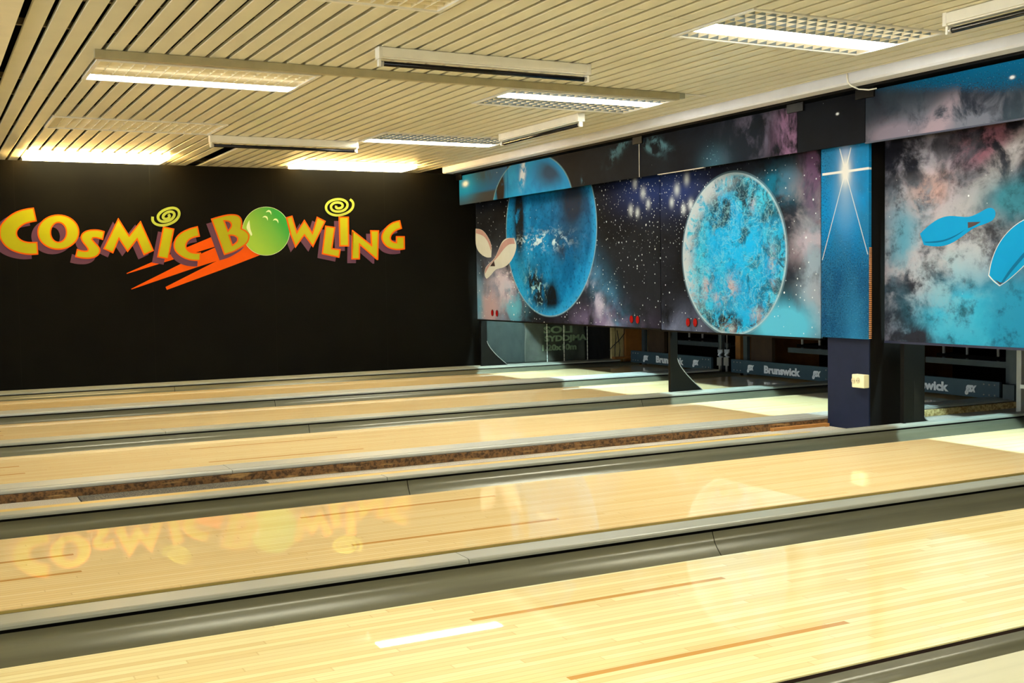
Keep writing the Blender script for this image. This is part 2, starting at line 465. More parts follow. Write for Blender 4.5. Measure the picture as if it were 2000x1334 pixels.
# ------------------------------------------------------------------ pillar
PX0, PX1, PY0, PY1 = 5.280, 5.62, 5.293, 5.660
t = thing('pillar', 'square midnight blue pillar standing between the lanes', 'pillar', (5.45, 5.47, -.012))
MB().box(PX0, PX0+.012, PY0, PY1, -.012, 2.12).build('front_board', M_COLUMN, t, bevel=.002)
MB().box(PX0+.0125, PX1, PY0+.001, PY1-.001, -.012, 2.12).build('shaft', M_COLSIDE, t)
pillar = t
sy, sz = onX(1677, 743, PX0)
t = thing('wall_socket', 'ivory double power socket fixed low on the blue pillar', 'socket', (PX0, sy, sz))
y0, y1, z0, z1 = PY0-.004, onX(1663, 743, PX0-.05)[0], onX(1677, 757, PX0-.03)[1], onX(1677, 731, PX0-.03)[1]
MB().box(PX0-.048, PX0-.0005, y0, y1, z0, z1).build('socket_box', M_SOCK, t, bevel=.005)
for px in (1667, 1676):
    cy, cz = onX(px, 743, PX0-.048)
    vs = [(PX0-.049, cy+.016*math.cos(a*math.pi/12), cz+.019*math.sin(a*math.pi/12)) for a in range(24)]
    m_ = MB().add(vs, [tuple(range(24))]); m_.add([(PX0-.051, p[1]*1.0, p[2]) for p in vs], [tuple(range(24))])
    for a in range(24): m_.add([vs[a], vs[(a+1) % 24], (PX0-.051, vs[(a+1) % 24][1], vs[(a+1) % 24][2]), (PX0-.051, vs[a][1], vs[a][2])], [(0, 1, 2, 3)])
    f = m_.build('socket_face', M_SOCKH, t)
    h = MB().box(PX0-.0522, PX0-.0505, cy-.010, cy-.006, cz-.004, cz+.001).box(PX0-.0522, PX0-.0505, cy+.006, cy+.010, cz-.004, cz+.001)
    h.build('pin_hole', M_BLACK, f)

# ------------------------------------------------------------------ ceiling lights
def louvre_light(ci, ri, label, band=None, warm=False, wide=False):
    x0, x1 = COLS[ci]; y0, y1 = ROWS[ri]
    t = thing('louvre_light', label, 'ceiling light', ((x0+x1)/2, (y0+y1)/2, ZC))
    x0 += .006; x1 -= .004; y0 += .006; y1 -= .006
    zb = ZC-.006
    fw = .022
    fr = MB().box(x0, x1, y0, y0+fw, zb, ZC+.012).box(x0, x1, y1-fw, y1, zb, ZC+.012).box(x0, x0+fw, y0+fw, y1-fw, zb, ZC+.012).box(x1-fw, x1, y0+fw, y1-fw, zb, ZC+.012)
    fr.build('frame', M_WHITE, t)
    tr = MB().box(x0+.004, x1-.004, y0+.004, y1-.004, ZC+.088, ZC+.092)
    for a in ((x0+.004, x0+.008, y0+.004, y1-.004), (x1-.008, x1-.004, y0+.004, y1-.004), (x0+.008, x1-.008, y0+.004, y0+.008), (x0+.008, x1-.008, y1-.008, y1-.004)):
        tr.box(a[0], a[1], a[2], a[3], ZC+.012, ZC+.088)
    tr.build('reflector_tray', M_WHITE, t)
    ix0, ix1, iy0, iy1 = x0+fw, x1-fw, y0+fw, y1-fw
    b0, b1 = (iy0+band[0]*(iy1-iy0), iy0+band[1]*(iy1-iy0)) if band else (None, None)
    lv = MB(); lb = MB(); nx = 19; ny = 8
    def blades(ya, yb):
        if yb-ya < .01: return
        n = max(1, round((yb-ya)/((iy1-iy0)/ny)))
        for j in range(n+1):
            yy = ya+(yb-ya)*j/n
            lb.add([(ix0, yy-.0014, ZC+.002), (ix0, yy+.0014, ZC+.002), (ix0, yy+.006, ZC+.034), (ix0, yy-.006, ZC+.034),
                    (ix1, yy-.0014, ZC+.002), (ix1, yy+.0014, ZC+.002), (ix1, yy+.006, ZC+.034), (ix1, yy-.006, ZC+.034)],
                   [(0, 1, 2, 3), (4, 7, 6, 5), (0, 4, 5, 1), (1, 5, 6, 2), (2, 6, 7, 3), (3, 7, 4, 0)])
        for i in range(nx+1):
            xx = ix0+(ix1-ix0)*i/nx
            lv.box(xx-.001, xx+.001, ya, yb, ZC+.001, ZC+.032)
    if band:
        blades(iy0, b0); blades(b1, iy1)
    else: blades(iy0, iy1)
    nc = len(lv.f); lv.add(lb.v, lb.f)
    lo = lv.build('louvre', M_LOUV, t)
    if band and ci == 2:
        lo.data.materials.append(M_LOUVB)
        for p in list(lo.data.polygons)[nc:]: p.material_index = 1
    if band:
        m = M_TUBEW if warm else M_TUBE
        yc = (b0+b1)/2; hw = (b1-b0)/2-.004
        MB().box(ix0+.004, ix1-.004, yc-hw+.003, yc+hw-.003, ZC+.001, ZC+.003).build('lit_tube', m, t)
        MB().box(ix0+.002, ix1-.002, yc-hw-.002, yc-hw+.002, ZC+.0, ZC+.036).box(ix0+.002, ix1-.002, yc+hw-.002, yc+hw+.002, ZC+.0, ZC+.036).box(ix0+.002, ix1-.002, yc-hw+.002, yc+hw-.002, ZC+.0035, ZC+.036).build('tube_channel', M_LOUV, t)  # baffle added to keep the strip's light out of the louvre cells
        for yy in ((iy0+b0)/2, (b1+iy1)/2):
            if min(yy-iy0, iy1-yy) > .03: MB().tube([(ix0+.02, yy, ZC+.060), (ix1-.02, yy, ZC+.060)], .012, 10).build('inner_tube', M_TUBEIN, t)
    else:
        for yy in (.25, .75):
            MB().tube([(ix0+.02, iy0+(iy1-iy0)*yy, ZC+.06), (ix1-.02, iy0+(iy1-iy0)*yy, ZC+.06)], .013, 10).build('tube', M_TUBEOFF, t)
    return t
M_LOUVB = plain('louvre_rail_grey', rgb(140, 154, 166), .3, .3, .02)
M_LOUV = plain('louvre_white', rgb(248, 238, 208), .35, 0, .02)
def opal_light(ci, ri, label, dy0=0.0, dx1=0):
    x0, x1 = COLS[ci]; y0, y1 = ROWS[ri]
    t = thing('opal_light', label, 'ceiling light', ((x0+x1)/2, (y0+y1)/2, ZC))
    MB().box(x0+.004, x1-.002, y0+.004, y1-.004, ZC-.004, ZC+.04).build('frame', M_WHITE, t)
    xx1 = x1-.03-dx1
    pr = [(y0+.02+dy0, ZC-.004), (y0+.03+dy0, ZC-.036), (y0+.05+dy0, ZC-.044), (y1-.06, ZC-.044), (y1-.04, ZC-.036), (y1-.03, ZC-.004)]
    MB().extrude_x(pr, x0+.03, xx1).build('diffuser', M_TUBEW, t)
    MB().box(x0+.032, xx1-.002, y0+.012+dy0, y0+.022+dy0, ZC-.034, ZC-.005).box(x0+.012, x0+.022, y0+.03+dy0, y1-.05, ZC-.034, ZC-.005).box(xx1+.004, xx1+.014, y0+.03+dy0, y1-.05, ZC-.034, ZC-.005).build('side_diffuser', M_GLOWO, t)  # strips added to throw an orange glow on the ceiling
    return t
louvre_light(2, 3, 'large lit louvred ceiling light at top right, nearest in its row', (.50, .83))
louvre_light(1, 4, 'lit louvred light beyond the ceiling cable beam at upper left', (.74, .98))
louvre_light(2, 4, 'lit louvred light beyond the ceiling beam, right of centre', (.20, .52))
louvre_light(1, 5, 'unlit cream louvred ceiling light at left, between two lit ones', None)
louvre_light(2, 5, 'lit louvred light between the two hanging black tubes near the soffit', (.72, .98))
opal_light(1, 6, 'glowing warm ceiling light right above the black wall at far left')
opal_light(2, 6, 'glowing warm ceiling light above the black wall, near the soffit corner', .08)
louvre_light(1, 3, 'unlit louvred ceiling light cut off by the top edge of the photo, left of centre', None)
GRID = {(0, 1): 'lit louvred light behind the camera on the left', (1, 1): 'lit louvred light straight behind the camera', (2, 1): 'lit louvred light behind the camera on the right',
        (0, 2): 'lit louvred light above the camera, left column', (1, 2): 'lit louvred light right above the camera', (2, 2): 'lit louvred light in the right column, nearer than the photo edge',
        (0, 4): 'lit louvred light left of the photo, level with the ceiling beam', (0, 5): 'lit louvred light left of the photo, level with the unlit fitting'}
for (ci, ri) in ((0, 1), (1, 1), (2, 1), (0, 2), (1, 2), (2, 2), (0, 4), (0, 5)):  # unseen fittings, added to brighten the hall
    louvre_light(ci, ri, GRID[(ci, ri)], (.4, .6))

# hanging blacklight battens
def batten(p0, p1, label):
    """p0 -> p1: ends on the ceiling"""
    a = Vector((p0[0], p0[1], 0)); b = Vector((p1[0], p1[1], 0)); d = (b-a).normalized(); n = Vector((-d.y, d.x, 0)); L = (b-a).length
    t = thing('blacklight_batten', label, 'blacklight', ((a+b)/2 + Vector((0, 0, ZC)))[:])
    def bx(mb, s0, s1, w0, w1, z0, z1):
        q = [a+d*s0+n*w0, a+d*s1+n*w0, a+d*s1+n*w1, a+d*s0+n*w1]
        mb.add([(p.x, p.y, z0) for p in q]+[(p.x, p.y, z1) for p in q], [(0,3,2,1),(4,5,6,7),(0,1,5,4),(1,2,6,5),(2,3,7,6),(3,0,4,7)]); return mb
    h = bx(MB(), .02, L-.02, -.028, .028, ZC-.052, ZC-.002); bx(h, .02, L-.02, -.020, .020, ZC-.060, ZC-.052)
    h.build('housing', M_WHITE, t, bevel=.002)
    for s in (0, L):
        s0, s1 = (0, .022) if s == 0 else (L-.022, L)
        e = bx(MB(), s0, s1, -.030, .030, ZC-.062, ZC); bx(e, s0+.004, s1-.004, -.014, .014, ZC-.100, ZC-.062)
        e.build('end_cap', M_WHITE, t, bevel=.002)
    q0 = a+d*.03; q1 = b-d*.03; z = ZC-.083
    MB().tube([(q0.x, q0.y, z), (q1.x, q1.y, z)], .0135, 14).build('black_tube', M_UVT, t)
    for (u0, u1) in ((.019, .034), (L-.034, L-.019)):
        c0 = a+d*u0; c1 = a+d*u1
        MB().tube([(c0.x, c0.y, z), (c1.x, c1.y, z)], .0142, 14).build('tube_cap', M_ALU, t)
    return t
batten((2.150, 5.60), (3.430, 5.60), 'white batten with a black tube, in front of the ceiling beam at top centre')
batten((2.140, 9.40), (3.410, 9.40), 'white batten with a black tube, left of centre near the black wall')
batten((4.36, 8.515), (4.36, 7.225), 'white batten with a black tube running beside the soffit, right of centre')
batten((4.33, 3.850), (4.33, 2.570), 'white batten with a black tube cut off by the top right corner')
t = thing('cable_beam', 'long cream metal channel screwed under the slat ceiling', 'beam', (2.7, 6.22, ZC))
MB().box(.842, 4.50, 6.20, 6.235, ZC-.046, ZC-.001).build('channel', plain('beam_paint', rgb(176, 168, 136), .35, .25), t, bevel=.002)
MB().box(4.50, 4.545, 6.203, 6.232, ZC-.036, ZC-.002).build('end_piece', M_CAP, t, bevel=.002)
MB().box(4.545, 4.72, 6.21, 6.222, ZC-.010, ZC-.002).build('cable', M_WHITE, t)

# ------------------------------------------------------------------ artwork materials (paint on the panels)
BLK = rgb(26, 28, 34); CY = rgb(28, 166, 216); 
def stars(t, u, v, scale, size, thr, seed):
    d, r, g = t.voro(t.vec(u, v, seed), scale)
    rad = t.ss(g, 0, 1, size*.35, size, True)
    return (1-t.ss(d, rad*.45, rad))*r.gt(thr)
class Panel:
    """u to the right, v up, metres, from the panel's own lower left corner as one faces it"""
    def __init__(s, X, yl, z0): s.X, s.yl, s.z0 = X, yl, z0
    def p(s, x, y):
        Y, Z = onX(x, y, s.X); return (s.yl-Y, Z-s.z0)
    def uv(s, t):
        x, y, z = t.xyz(); return y*-1.0, z
def cloud(t, u, v, sc, seed, lo=.35, hi=.7, det=7, dist=1.2, rough=.6, sx=1.0):
    return t.ss(t.noise(t.vec(u*sx, v, seed), sc, det, rough, dist), lo, hi)
def finish(t, col, rough=.42):
    col = t.mix((0, 0, 0, 1), col, .64)
    return t.set(col=col, rough=.6, spec=.03)
MX, VX, CX = 5.375, 5.205, 5.252

def art_mask1(P):
    t = T('mural_earth'); u, v = P.uv(t)
    c = t.mix(rgb(20, 21, 24), rgb(36, 40, 48), cloud(t, u, v, 1.6, 1.0))
    # nebula, lower left
    a = t.blob(u, v, *P.p(950, 590), .62, .34)
    c = t.mix(c, rgb(120, 140, 176), (a*cloud(t, u, v, 3.4, 2.0, .3, .62)).clamp()*1.3)
    c = t.mix(c, rgb(180, 160, 172), (t.blob(u, v, *P.p(950, 605), .34, .26)*cloud(t, u, v, 3, 9.0, .3, .6)*1.4).clamp())
    c = t.mix(c, rgb(196, 190, 214), (t.blob(u, v, *P.p(985, 560), .30, .22)*cloud(t, u, v, 4, 4.0, .35, .6)*1.3).clamp())
    c = t.mix(c, rgb(92, 180, 216), (t.blob(u, v, *P.p(1003, 600), .22, .2)*cloud(t, u, v, 5, 5.0, .4, .6)).clamp())
    c = t.mix(c, rgb(80, 160, 200), (t.blob(u, v, *P.p(936, 600), .10, .3)).clamp()*.8)
    # streaking nebula right of the planet
    q0 = P.p(1190, 595)
    s1 = t.blob(u, v, q0[0], q0[1], .62, .15, -math.radians(52))
    c = t.mix(c, rgb(70, 128, 168), (s1*cloud(t, u, v, 3.2, 6.0, .3, .62)*1.3).clamp())
    q1 = P.p(1175, 610)
    c = t.mix(c, rgb(190, 190, 220), (t.blob(u, v, q1[0], q1[1], .50, .09, -math.radians(52))*cloud(t, u, v, 4.5, 7.0, .35, .6)*1.3).clamp())
    c = t.mix(c, rgb(120, 110, 150), (t.blob(u, v, *P.p(1180, 632), .55, .14)*cloud(t, u, v, 4, 8.0, .35, .62)).clamp())
    c = t.mix(c, rgb(40, 70, 150), (t.blob(u, v, *P.p(1262, 372), .42, .17)).clamp()*.6)
    # planet
    cu, cv = P.p(1078, 447); uL = P.p(989, 447)[0]; uR = P.p(1165, 447)[0]; vb = P.p(1078, 617)[1]
    cu = (uL+uR)/2; av = cv-vb; au = (uR-uL)/2
    d = t.ell(u, v, cu, cv, au, av)
    w1 = t.noise(t.vec(u, v, 11.0), 3.2, 6, .6, 1.5); w2 = t.noise(t.vec(u*1.5, v, 12.0), 6.0, 7, .65, 1.0)
    pc = t.mix(rgb(10, 96, 150), rgb(20, 140, 205), t.ss(w1, .38, .62))
    pc = t.mix(pc, rgb(22, 140, 214), t.ss((u-cu)*(-1/au), .1, .8)*.6)
    pc = t.mix(pc, rgb(38, 48, 66), (t.blob(u, v, *P.p(1118, 395), .28, .32)*1.2).clamp())
    pc = t.mix(pc, rgb(36, 60, 88), (t.blob(u, v, *P.p(1105, 480), .26, .20)*t.ss(w1, .4, .55)*1.2).clamp())
    pc = t.mix(pc, rgb(40, 168, 232), (t.blob(u, v, *P.p(1022, 545), .25, .26)*1.2).clamp()*t.ss(w2, .3, .5))
    land = (t.blob(u, v, *P.p(1052, 570), .33, .16, -math.radians(42))*1.5).clamp()*t.ss(w2, .36, .52)
    pc = t.mix(pc, rgb(26, 32, 34), land)
    pc = t.mix(pc, rgb(150, 200, 214), (t.blob(u, v, *P.p(1050, 575), .25, .17, -math.radians(42))*t.ss(t.noise(t.vec(u, v, 14.0), 13, 6, .7, 1.5), .53, .62)*1.5).clamp())
    pc = t.mix(pc, rgb(24, 30, 36), (t.blob(u, v, *P.p(1014, 428), .10, .34)*1.8).clamp()*t.ss(w2, .30, .45))
    pc = t.mix(pc, rgb(20, 26, 30), (t.blob(u, v, *P.p(1078, 585), .10, .16)*1.8).clamp())
    cl = t.blob(u, v, *P.p(1057, 470), .42, .075)*t.ss(t.noise(t.vec(u*1.2, v*2.2, 15.0), 7, 6, .7, 1.5), .50, .60)
    pc = t.mix(pc, rgb(196, 226, 240), (cl*1.6).clamp())
    pc = t.mix(pc, rgb(44, 160, 226), t.ss(d, .86, .99)*t.ss((u-cu)*(1/au)-(v-cv)*(.7/av), -.2, .9))
    inside = 1-t.ss(d, .992, 1.004)
    pc = t.mix(pc, rgb(6, 50, 84), t.ss(t.noise(t.vec(u, v, 16.0), 22, 6, .7), .50, .66)*.55)
    c = t.mix(c, rgb(150, 200, 226), (1-t.ss((d-1.0).abs(), 0.0, .022))*.75)
    st = stars(t, u, v, 15, .17, .35, 1.3)*1.3
    st = st + stars(t, u, v, 26, .24, .40, 2.3)*(cloud(t, u, v, 1.2, 31, .3, .6)*.8+.4)
    dens = (t.blob(u, v, *P.p(1262, 385), .42, .30)*1.4).clamp()
    st = st + stars(t, u, v, 34, .30, .2, 4.1)*dens
    for (x, y, r) in ((1256, 377, .05), (1232, 410, .045), (1245, 415, .04), (1266, 398, .04), (1240, 358, .045)):
        st = st + t.blob(u, v, *P.p(x, y), r*.7, r*.9)*.8
    c = t.mix(c, rgb(228, 240, 248), st.clamp())
    c = t.mix(c, pc, inside)
    c = t.mix(c, rgb(225, 238, 245), (inside*t.blob(u, v, *P.p(1056, 470), .4, .3)*stars(t, u, v, 16, .2, .7, 8.0)).clamp())
    return finish(t, c)
def art_mask2(P):
    t = T('mural_moon'); u, v = P.uv(t)
    c = t.mix(rgb(20, 21, 25), rgb(42, 46, 58), cloud(t, u, v, 1.6, 21.0))
    c = t.mix(c, rgb(40, 70, 150), (t.blob(u, v, *P.p(1316, 368), .36, .17)).clamp()*.6)
    c = t.mix(c, rgb(20, 110, 140), (t.blob(u, v, *P.p(1525, 362), .2, .12)*cloud(t, u, v, 4, 22.0, .35, .6)*1.6).clamp())
    c = t.mix(c, rgb(104, 76, 110), (t.blob(u, v, *P.p(1590, 345), .13, .30)*cloud(t, u, v, 3.5, 23.0, .42, .62, sx=1.8)*1.5).clamp())
    c = t.mix(c, rgb(140, 134, 144), (t.blob(u, v, *P.p(1570, 430), .26, .28)*cloud(t, u, v, 3.6, 24.0, .38, .62)*1.4).clamp())
    c = t.mix(c, rgb(190, 172, 186), (t.blob(u, v, *P.p(1590, 465), .20, .085, math.radians(18))*cloud(t, u, v, 5, 25.0, .3, .6)*1.7).clamp())
    c = t.mix(c, rgb(146, 168, 186), (t.blob(u, v, *P.p(1592, 540), .15, .34)*cloud(t, u, v, 3, 26.0, .34, .58)*1.5).clamp())
    c = t.mix(c, rgb(156, 164, 178), (t.blob(u, v, *P.p(1594, 600), .10, .20)*cloud(t, u, v, 4, 27.0, .34, .58)*1.3).clamp())
    c = t.mix(c, rgb(88, 188, 222), (t.blob(u, v, *P.p(1530, 636), .30, .15)*1.8*cloud(t, u, v, 3, 28.0, .25, .5)).clamp())
    c = t.mix(c, rgb(110, 120, 150), (t.blob(u, v, *P.p(1320, 640), .4, .14)*cloud(t, u, v, 3, 29.0, .3, .6)).clamp())
    st = stars(t, u, v, 16, .16, .4, 5.3)*1.3+stars(t, u, v, 27, .22, .55, 6.3)*.8
    st = st + stars(t, u, v, 34, .30, .2, 7.1)*(t.blob(u, v, *P.p(1318, 385), .36, .30)*1.4).clamp()
    for (x, y, r) in ((1322, 370, .05), (1349, 400, .045), (1335, 408, .04), (1312, 395, .04), (1341, 350, .045)):
        st = st + t.blob(u, v, *P.p(x, y), r*.7, r*.9)*.8
    c = t.mix(c, rgb(228, 240, 248), st.clamp())
    uL = P.p(1333.5, 500)[0]; uR = P.p(1537.5, 500)[0]; vt = P.p(1436, 336)[1]; vb = P.p(1436, 655.5)[1]
    cu, cv, au, av = (uL+uR)/2, (vt+vb)/2, (uR-uL)/2, (vt-vb)/2
    d = t.ell(u, v, cu, cv, au, av)
    w1 = t.noise(t.vec(u, v, 41.0), 2.6, 7, .62, 1.0); w2 = t.noise(t.vec(u, v, 42.0), 5.0, 8, .68, 2.2); w3 = t.noise(t.vec(u, v, 43.0), 10.0, 8, .7, 2.5)
    pc = t.mix(rgb(22, 156, 214), rgb(60, 190, 226), t.ss(w1, .35, .65))
    pc = t.mix(pc, rgb(30, 96, 120), t.ss(w2, .50, .60)*.75)
    pc = t.mix(pc, rgb(34, 66, 82), (t.blob(u, v, *P.p(1440, 400), .50, .24)*1.2).clamp()*t.ss(w2, .40, .56))
    pc = t.mix(pc, rgb(40, 60, 66), t.ss(d, .60, .95)*t.ss(w3, .48, .56)*.8)
    pc = t.mix(pc, rgb(28, 180, 236), (t.blob(u, v, *P.p(1450, 480), .22, .16)*1.3).clamp()*t.ss(w2, .62, .5)*.9)
    pc = t.mix(pc, rgb(30, 170, 226), (t.blob(u, v, *P.p(1450, 615), .16, .10)*1.6).clamp()*.9)
    pc = t.mix(pc, rgb(36, 40, 42), (t.blob(u, v, *P.p(1425, 632), .16, .08)*t.ss(w3, .46, .54)*1.6).clamp())
    pc = t.mix(pc, rgb(36, 40, 42), (t.blob(u, v, *P.p(1470, 625), .10, .12)*t.ss(w3, .48, .54)*1.6).clamp())
    for (x, y, a, b) in ((1428, 560, .075, .09), (1380, 560, .06, .11), (1424, 645, .07, .04), (1475, 615, .09, .05), (1508, 520, .035, .13), (1404, 582, .06, .05), (1470, 395, .03, .06)):
        pc = t.mix(pc, rgb(172, 162, 172), (t.blob(u, v, *P.p(x, y), a, b)*t.ss(w3, .42, .56)*1.15).clamp())
    ve = 1-t.ss((t.noise(t.vec(u, v, 45.0), 5.5, 6, .62, 3.0)-.5).abs(), 0.0, .020)
    pc = t.mix(pc, rgb(150, 214, 224), ve*.5)
    fine = t.noise(t.vec(u, v, 49.0), 34, 5, .7)
    pc = t.mix(pc, rgb(14, 60, 80), t.ss(fine, .52, .64)*.42)
    ve2 = 1-t.ss((t.noise(t.vec(u, v, 47.0), 11, 5, .62, 3.0)-.5).abs(), 0.0, .022)
    pc = t.mix(pc, rgb(170, 222, 230), ve2*.3)
    pc = t.mix(pc, rgb(24, 170, 230), (t.blob(u, v, *P.p(1452, 482), .17, .14)*1.2+t.blob(u, v, *P.p(1452, 612), .11, .09)*1.3+t.blob(u, v, *P.p(1395, 470), .08, .16)).clamp()*t.ss(w2, .62, .44)*.85)
    rim = t.ss(d, .66, .95)*t.ss((u-cu)*(-1/au)+(v-cv)*(.5/av), .15, .8)
    pc = t.mix(pc, rgb(196, 206, 214), (rim*t.ss(w3, .38, .52)).clamp()*.9)
    pc = t.mix(pc, rgb(184, 208, 218), t.ss(d, .955, .99)*.7)
    c = t.mix(c, rgb(130, 170, 190), (1-t.ss((d-1.01).abs(), 0, .02))*.4)
    c = t.mix(c, pc, 1-t.ss(d, .994, 1.003))
    return finish(t, c)
def art_mask3(P):
    t = T('mural_nebula'); u, v = P.uv(t)
    w = t.noise(t.vec(u, v, 51.0), 2.6, 8, .62, .8); w2 = t.noise(t.vec(u, v, 52.0), 5.0, 8, .62, 1.2); w3 = t.noise(t.vec(u*1.3, v, 53.0), 1.7, 6, .6, .6)
    c = t.mix(rgb(30, 28, 36), rgb(74, 70, 84), t.ss(w, .38, .62))
    c = t.mix(c, rgb(122, 118, 136), t.ss(w2, .46, .66)*.8)
    c = t.mix(c, rgb(168, 168, 182), (t.blob(u, v, *P.p(1800, 400), .34, .30)*t.ss(w, .40, .6)*1.5).clamp())
    c = t.mix(c, rgb(188, 176, 184), (t.blob(u, v, *P.p(1790, 500), .36, .30)*t.ss(w2, .42, .6)*1.4).clamp())
    c = t.mix(c, rgb(212, 174, 168), (t.blob(u, v, *P.p(1800, 385), .10, .17, math.radians(110))*t.ss(w2, .36, .55)*1.8).clamp())
    c = t.mix(c, rgb(182, 182, 188), (t.blob(u, v, *P.p(1880, 480), .34, .22)*t.ss(w, .40, .58)*1.4).clamp())
    c = t.mix(c, rgb(134, 88, 104), (t.blob(u, v, *P.p(1940, 280), .22, .12)*t.ss(w2, .42, .6)*1.7).clamp())
    c = t.mix(c, rgb(180, 176, 180), (t.blob(u, v, *P.p(1940, 345), .34, .07, math.radians(42))*t.ss(w2, .36, .55)*1.6).clamp())
    c = t.mix(c, rgb(96, 160, 186), (t.blob(u, v, *P.p(1765, 470), .14, .30)*t.ss(w3, .36, .55)*1.0).clamp())
    c = t.mix(c, rgb(60, 128, 146), (t.blob(u, v, *P.p(1990, 385), .24, .12)*t.ss(w3, .3, .5)*1.3).clamp())
    c = t.mix(c, rgb(60, 178, 216), (t.blob(u, v, *P.p(1890, 625), .36, .19)*1.7*t.ss(w, .28, .5)).clamp())
    c = t.mix(c, rgb(40, 144, 184), (t.blob(u, v, *P.p(1990, 640), .28, .3)*1.5*t.ss(w3, .26, .5)).clamp())
    c = t.mix(c, rgb(130, 190, 210), (t.blob(u, v, *P.p(1850, 560), .25, .2)*t.ss(w2, .4, .6)).clamp()*.7)
    for (x, y, a, b) in ((1790, 540, .09, .15), (1925, 480, .07, .13), (1742, 640, .10, .14), (1780, 660, .20, .09), (1770, 300, .25, .16)):
        c = t.mix(c, rgb(46, 48, 58), (t.blob(u, v, *P.p(x, y), a, b)*t.ss(w2, .62, .42)*1.4).clamp())
    dk = t.noise(t.vec(u, v, 55.0), 4.2, 8, .72)
    c = t.mix(c, rgb(26, 26, 34), t.ss(dk, .49, .66)*.75)
    c = t.mix(c, rgb(24, 24, 32), (t.blob(u, v, *P.p(1770, 310), .30, .20)*1.0+t.blob(u, v, *P.p(1960, 330), .3, .16)*.6).clamp()*t.ss(w2, .66, .40))
    st = stars(t, u, v, 9, .085, .45, 9.3)+stars(t, u, v, 18, .10, .7, 10.3)*.6
    c = t.mix(c, rgb(240, 246, 250), st.clamp())
    return finish(t, c)
def art_valance(P, k):
    t = T('valance_art_%d' % k); u, v = P.uv(t)
    c = t.mix(rgb(18, 20, 27), rgb(26, 32, 42), cloud(t, u, v, 1.8, 60.0+k))
    if k in (0, 1):
        if k == 0:
            sky = t.ss(v, P.p(950, 373)[1]-.02, P.p(950, 373)[1]+.02)
            c = t.mix(rgb(58, 60, 64), rgb(22, 92, 148), sky)
            c = t.mix(c, rgb(44, 66, 84), (t.blob(u, v, *P.p(945, 340), .45, .09)*1.1).clamp()*cloud(t, u, v, 2.5, 71, .35, .6))
            c = t.mix(c, rgb(30, 138, 200), (t.blob(u, v, *P.p(905, 362), .28, .14)*1.2).clamp())
            c = t.mix(c, rgb(236, 246, 250), (t.blob(u, v, *P.p(909, 359), .06, .025)*1.4).clamp())
        uL = P.p(962, 392)[0]; uR = P.p(1118, 368)[0]; cv = P.p(1040, 405)[1]; vt = P.p(1060, 298)[1]
        cu = (uL+uR)/2; au = (uR-uL)/2; av = vt-cv
        d = t.ell(u, v, cu, cv, au, av)
        w = t.noise(t.vec(u, v, 72.0+0*k), 3.0, 6, .6, 1.2)
        pc = t.mix(rgb(14, 118, 176), rgb(16, 148, 210), t.ss(w, .36, .6))
        pc = t.mix(pc, rgb(40, 66, 92), (t.blob(u, v, *P.p(1075, 335), .34, .16)*1.1).clamp())
        pc = t.mix(pc, rgb(26, 136, 196), t.ss(d, .84, .98)*.8)
        if k == 0:
            pc = t.mix(pc, rgb(34, 28, 28), (t.blob(u, v, *P.p(977, 368), .085, .17)*2.2).clamp()*t.ss(w, .3, .45))
        else:
            pc = t.mix(pc, rgb(206, 216, 226), (t.blob(u, v, *P.p(1021, 338), .045, .11, -.25)*t.ss(t.noise(t.vec(u, v, 74.0), 9, 5, .6, 1), .40, .55)*1.9).clamp())
        c = t.mix(c, rgb(130, 176, 190), (1-t.ss((d-1.0).abs(), 0, .03))*.7)
        c = t.mix(c, pc, 1-t.ss(d, .99, 1.005))
    if k in (1, 2):
        for (x, y, a, b) in ((1205, 295, .16, .045), (1215, 283, .10, .03), (1283, 279, .14, .04), (1270, 292, .13, .025), (1296, 283, .10, .02), (1140, 350, .04, .03)):
            c = t.mix(c, rgb(84, 126, 142), (t.blob(u, v, *P.p(x, y), a, b, .5 if x < 1250 else -.4)*t.ss(t.noise(t.vec(u, v, 75.0), 7, 6, .65, 1.5), .44, .60)*1.5).clamp())
    if k == 2:
        c = t.mix(c, rgb(96, 92, 112), (t.blob(u, v, *P.p(1475, 255), .26, .20)*cloud(t, u, v, 3.6, 76, .42, .64, sx=1.5)*1.4).clamp())
        c = t.mix(c, rgb(140, 106, 142), (t.blob(u, v, *P.p(1540, 262), .12, .28)*cloud(t, u, v, 4, 77, .40, .60, sx=1.6)*1.6).clamp())
        c = t.mix(c, rgb(54, 92, 110), (t.blob(u, v, *P.p(1395, 320), .16, .12)*1.0).clamp()*.7)
        c = t.mix(c, rgb(140, 190, 200), (stars(t, u, v, 60, .3, .5, 12.0)*t.blob(u, v, *P.p(1388, 315), .07, .12)).clamp())
    if k == 3:
        c = t.mix(rgb(20, 21, 26), rgb(26, 30, 38), cloud(t, u, v, 2, 79.0))
        c = t.mix(c, rgb(240, 244, 248), (t.blob(u, v, *P.p(1635.5, 222.5), .010, .006)*2.2).clamp())
    if k == 4:
        c = t.mix(rgb(36, 40, 52), rgb(58, 72, 84), cloud(t, u, v, 2.0, 80.0))
        w = t.noise(t.vec(u*1.4, v, 81.0), 3.6, 7, .62, 1.4)
        c = t.mix(c, rgb(106, 110, 124), (t.blob(u, v, *P.p(1900, 235), .55, .13)*t.ss(w, .36, .6)*1.5).clamp())
        c = t.mix(c, rgb(128, 120, 136), (t.blob(u, v, *P.p(1745, 262), .20, .07)*t.ss(w, .38, .56)*1.5).clamp())
        c = t.mix(c, rgb(150, 134, 146), (t.blob(u, v, *P.p(1830, 245), .18, .07, math.radians(40))*t.ss(w, .42, .58)*1.5).clamp())
        pa, pb = P.p(1715, 180), P.p(1990, 178)
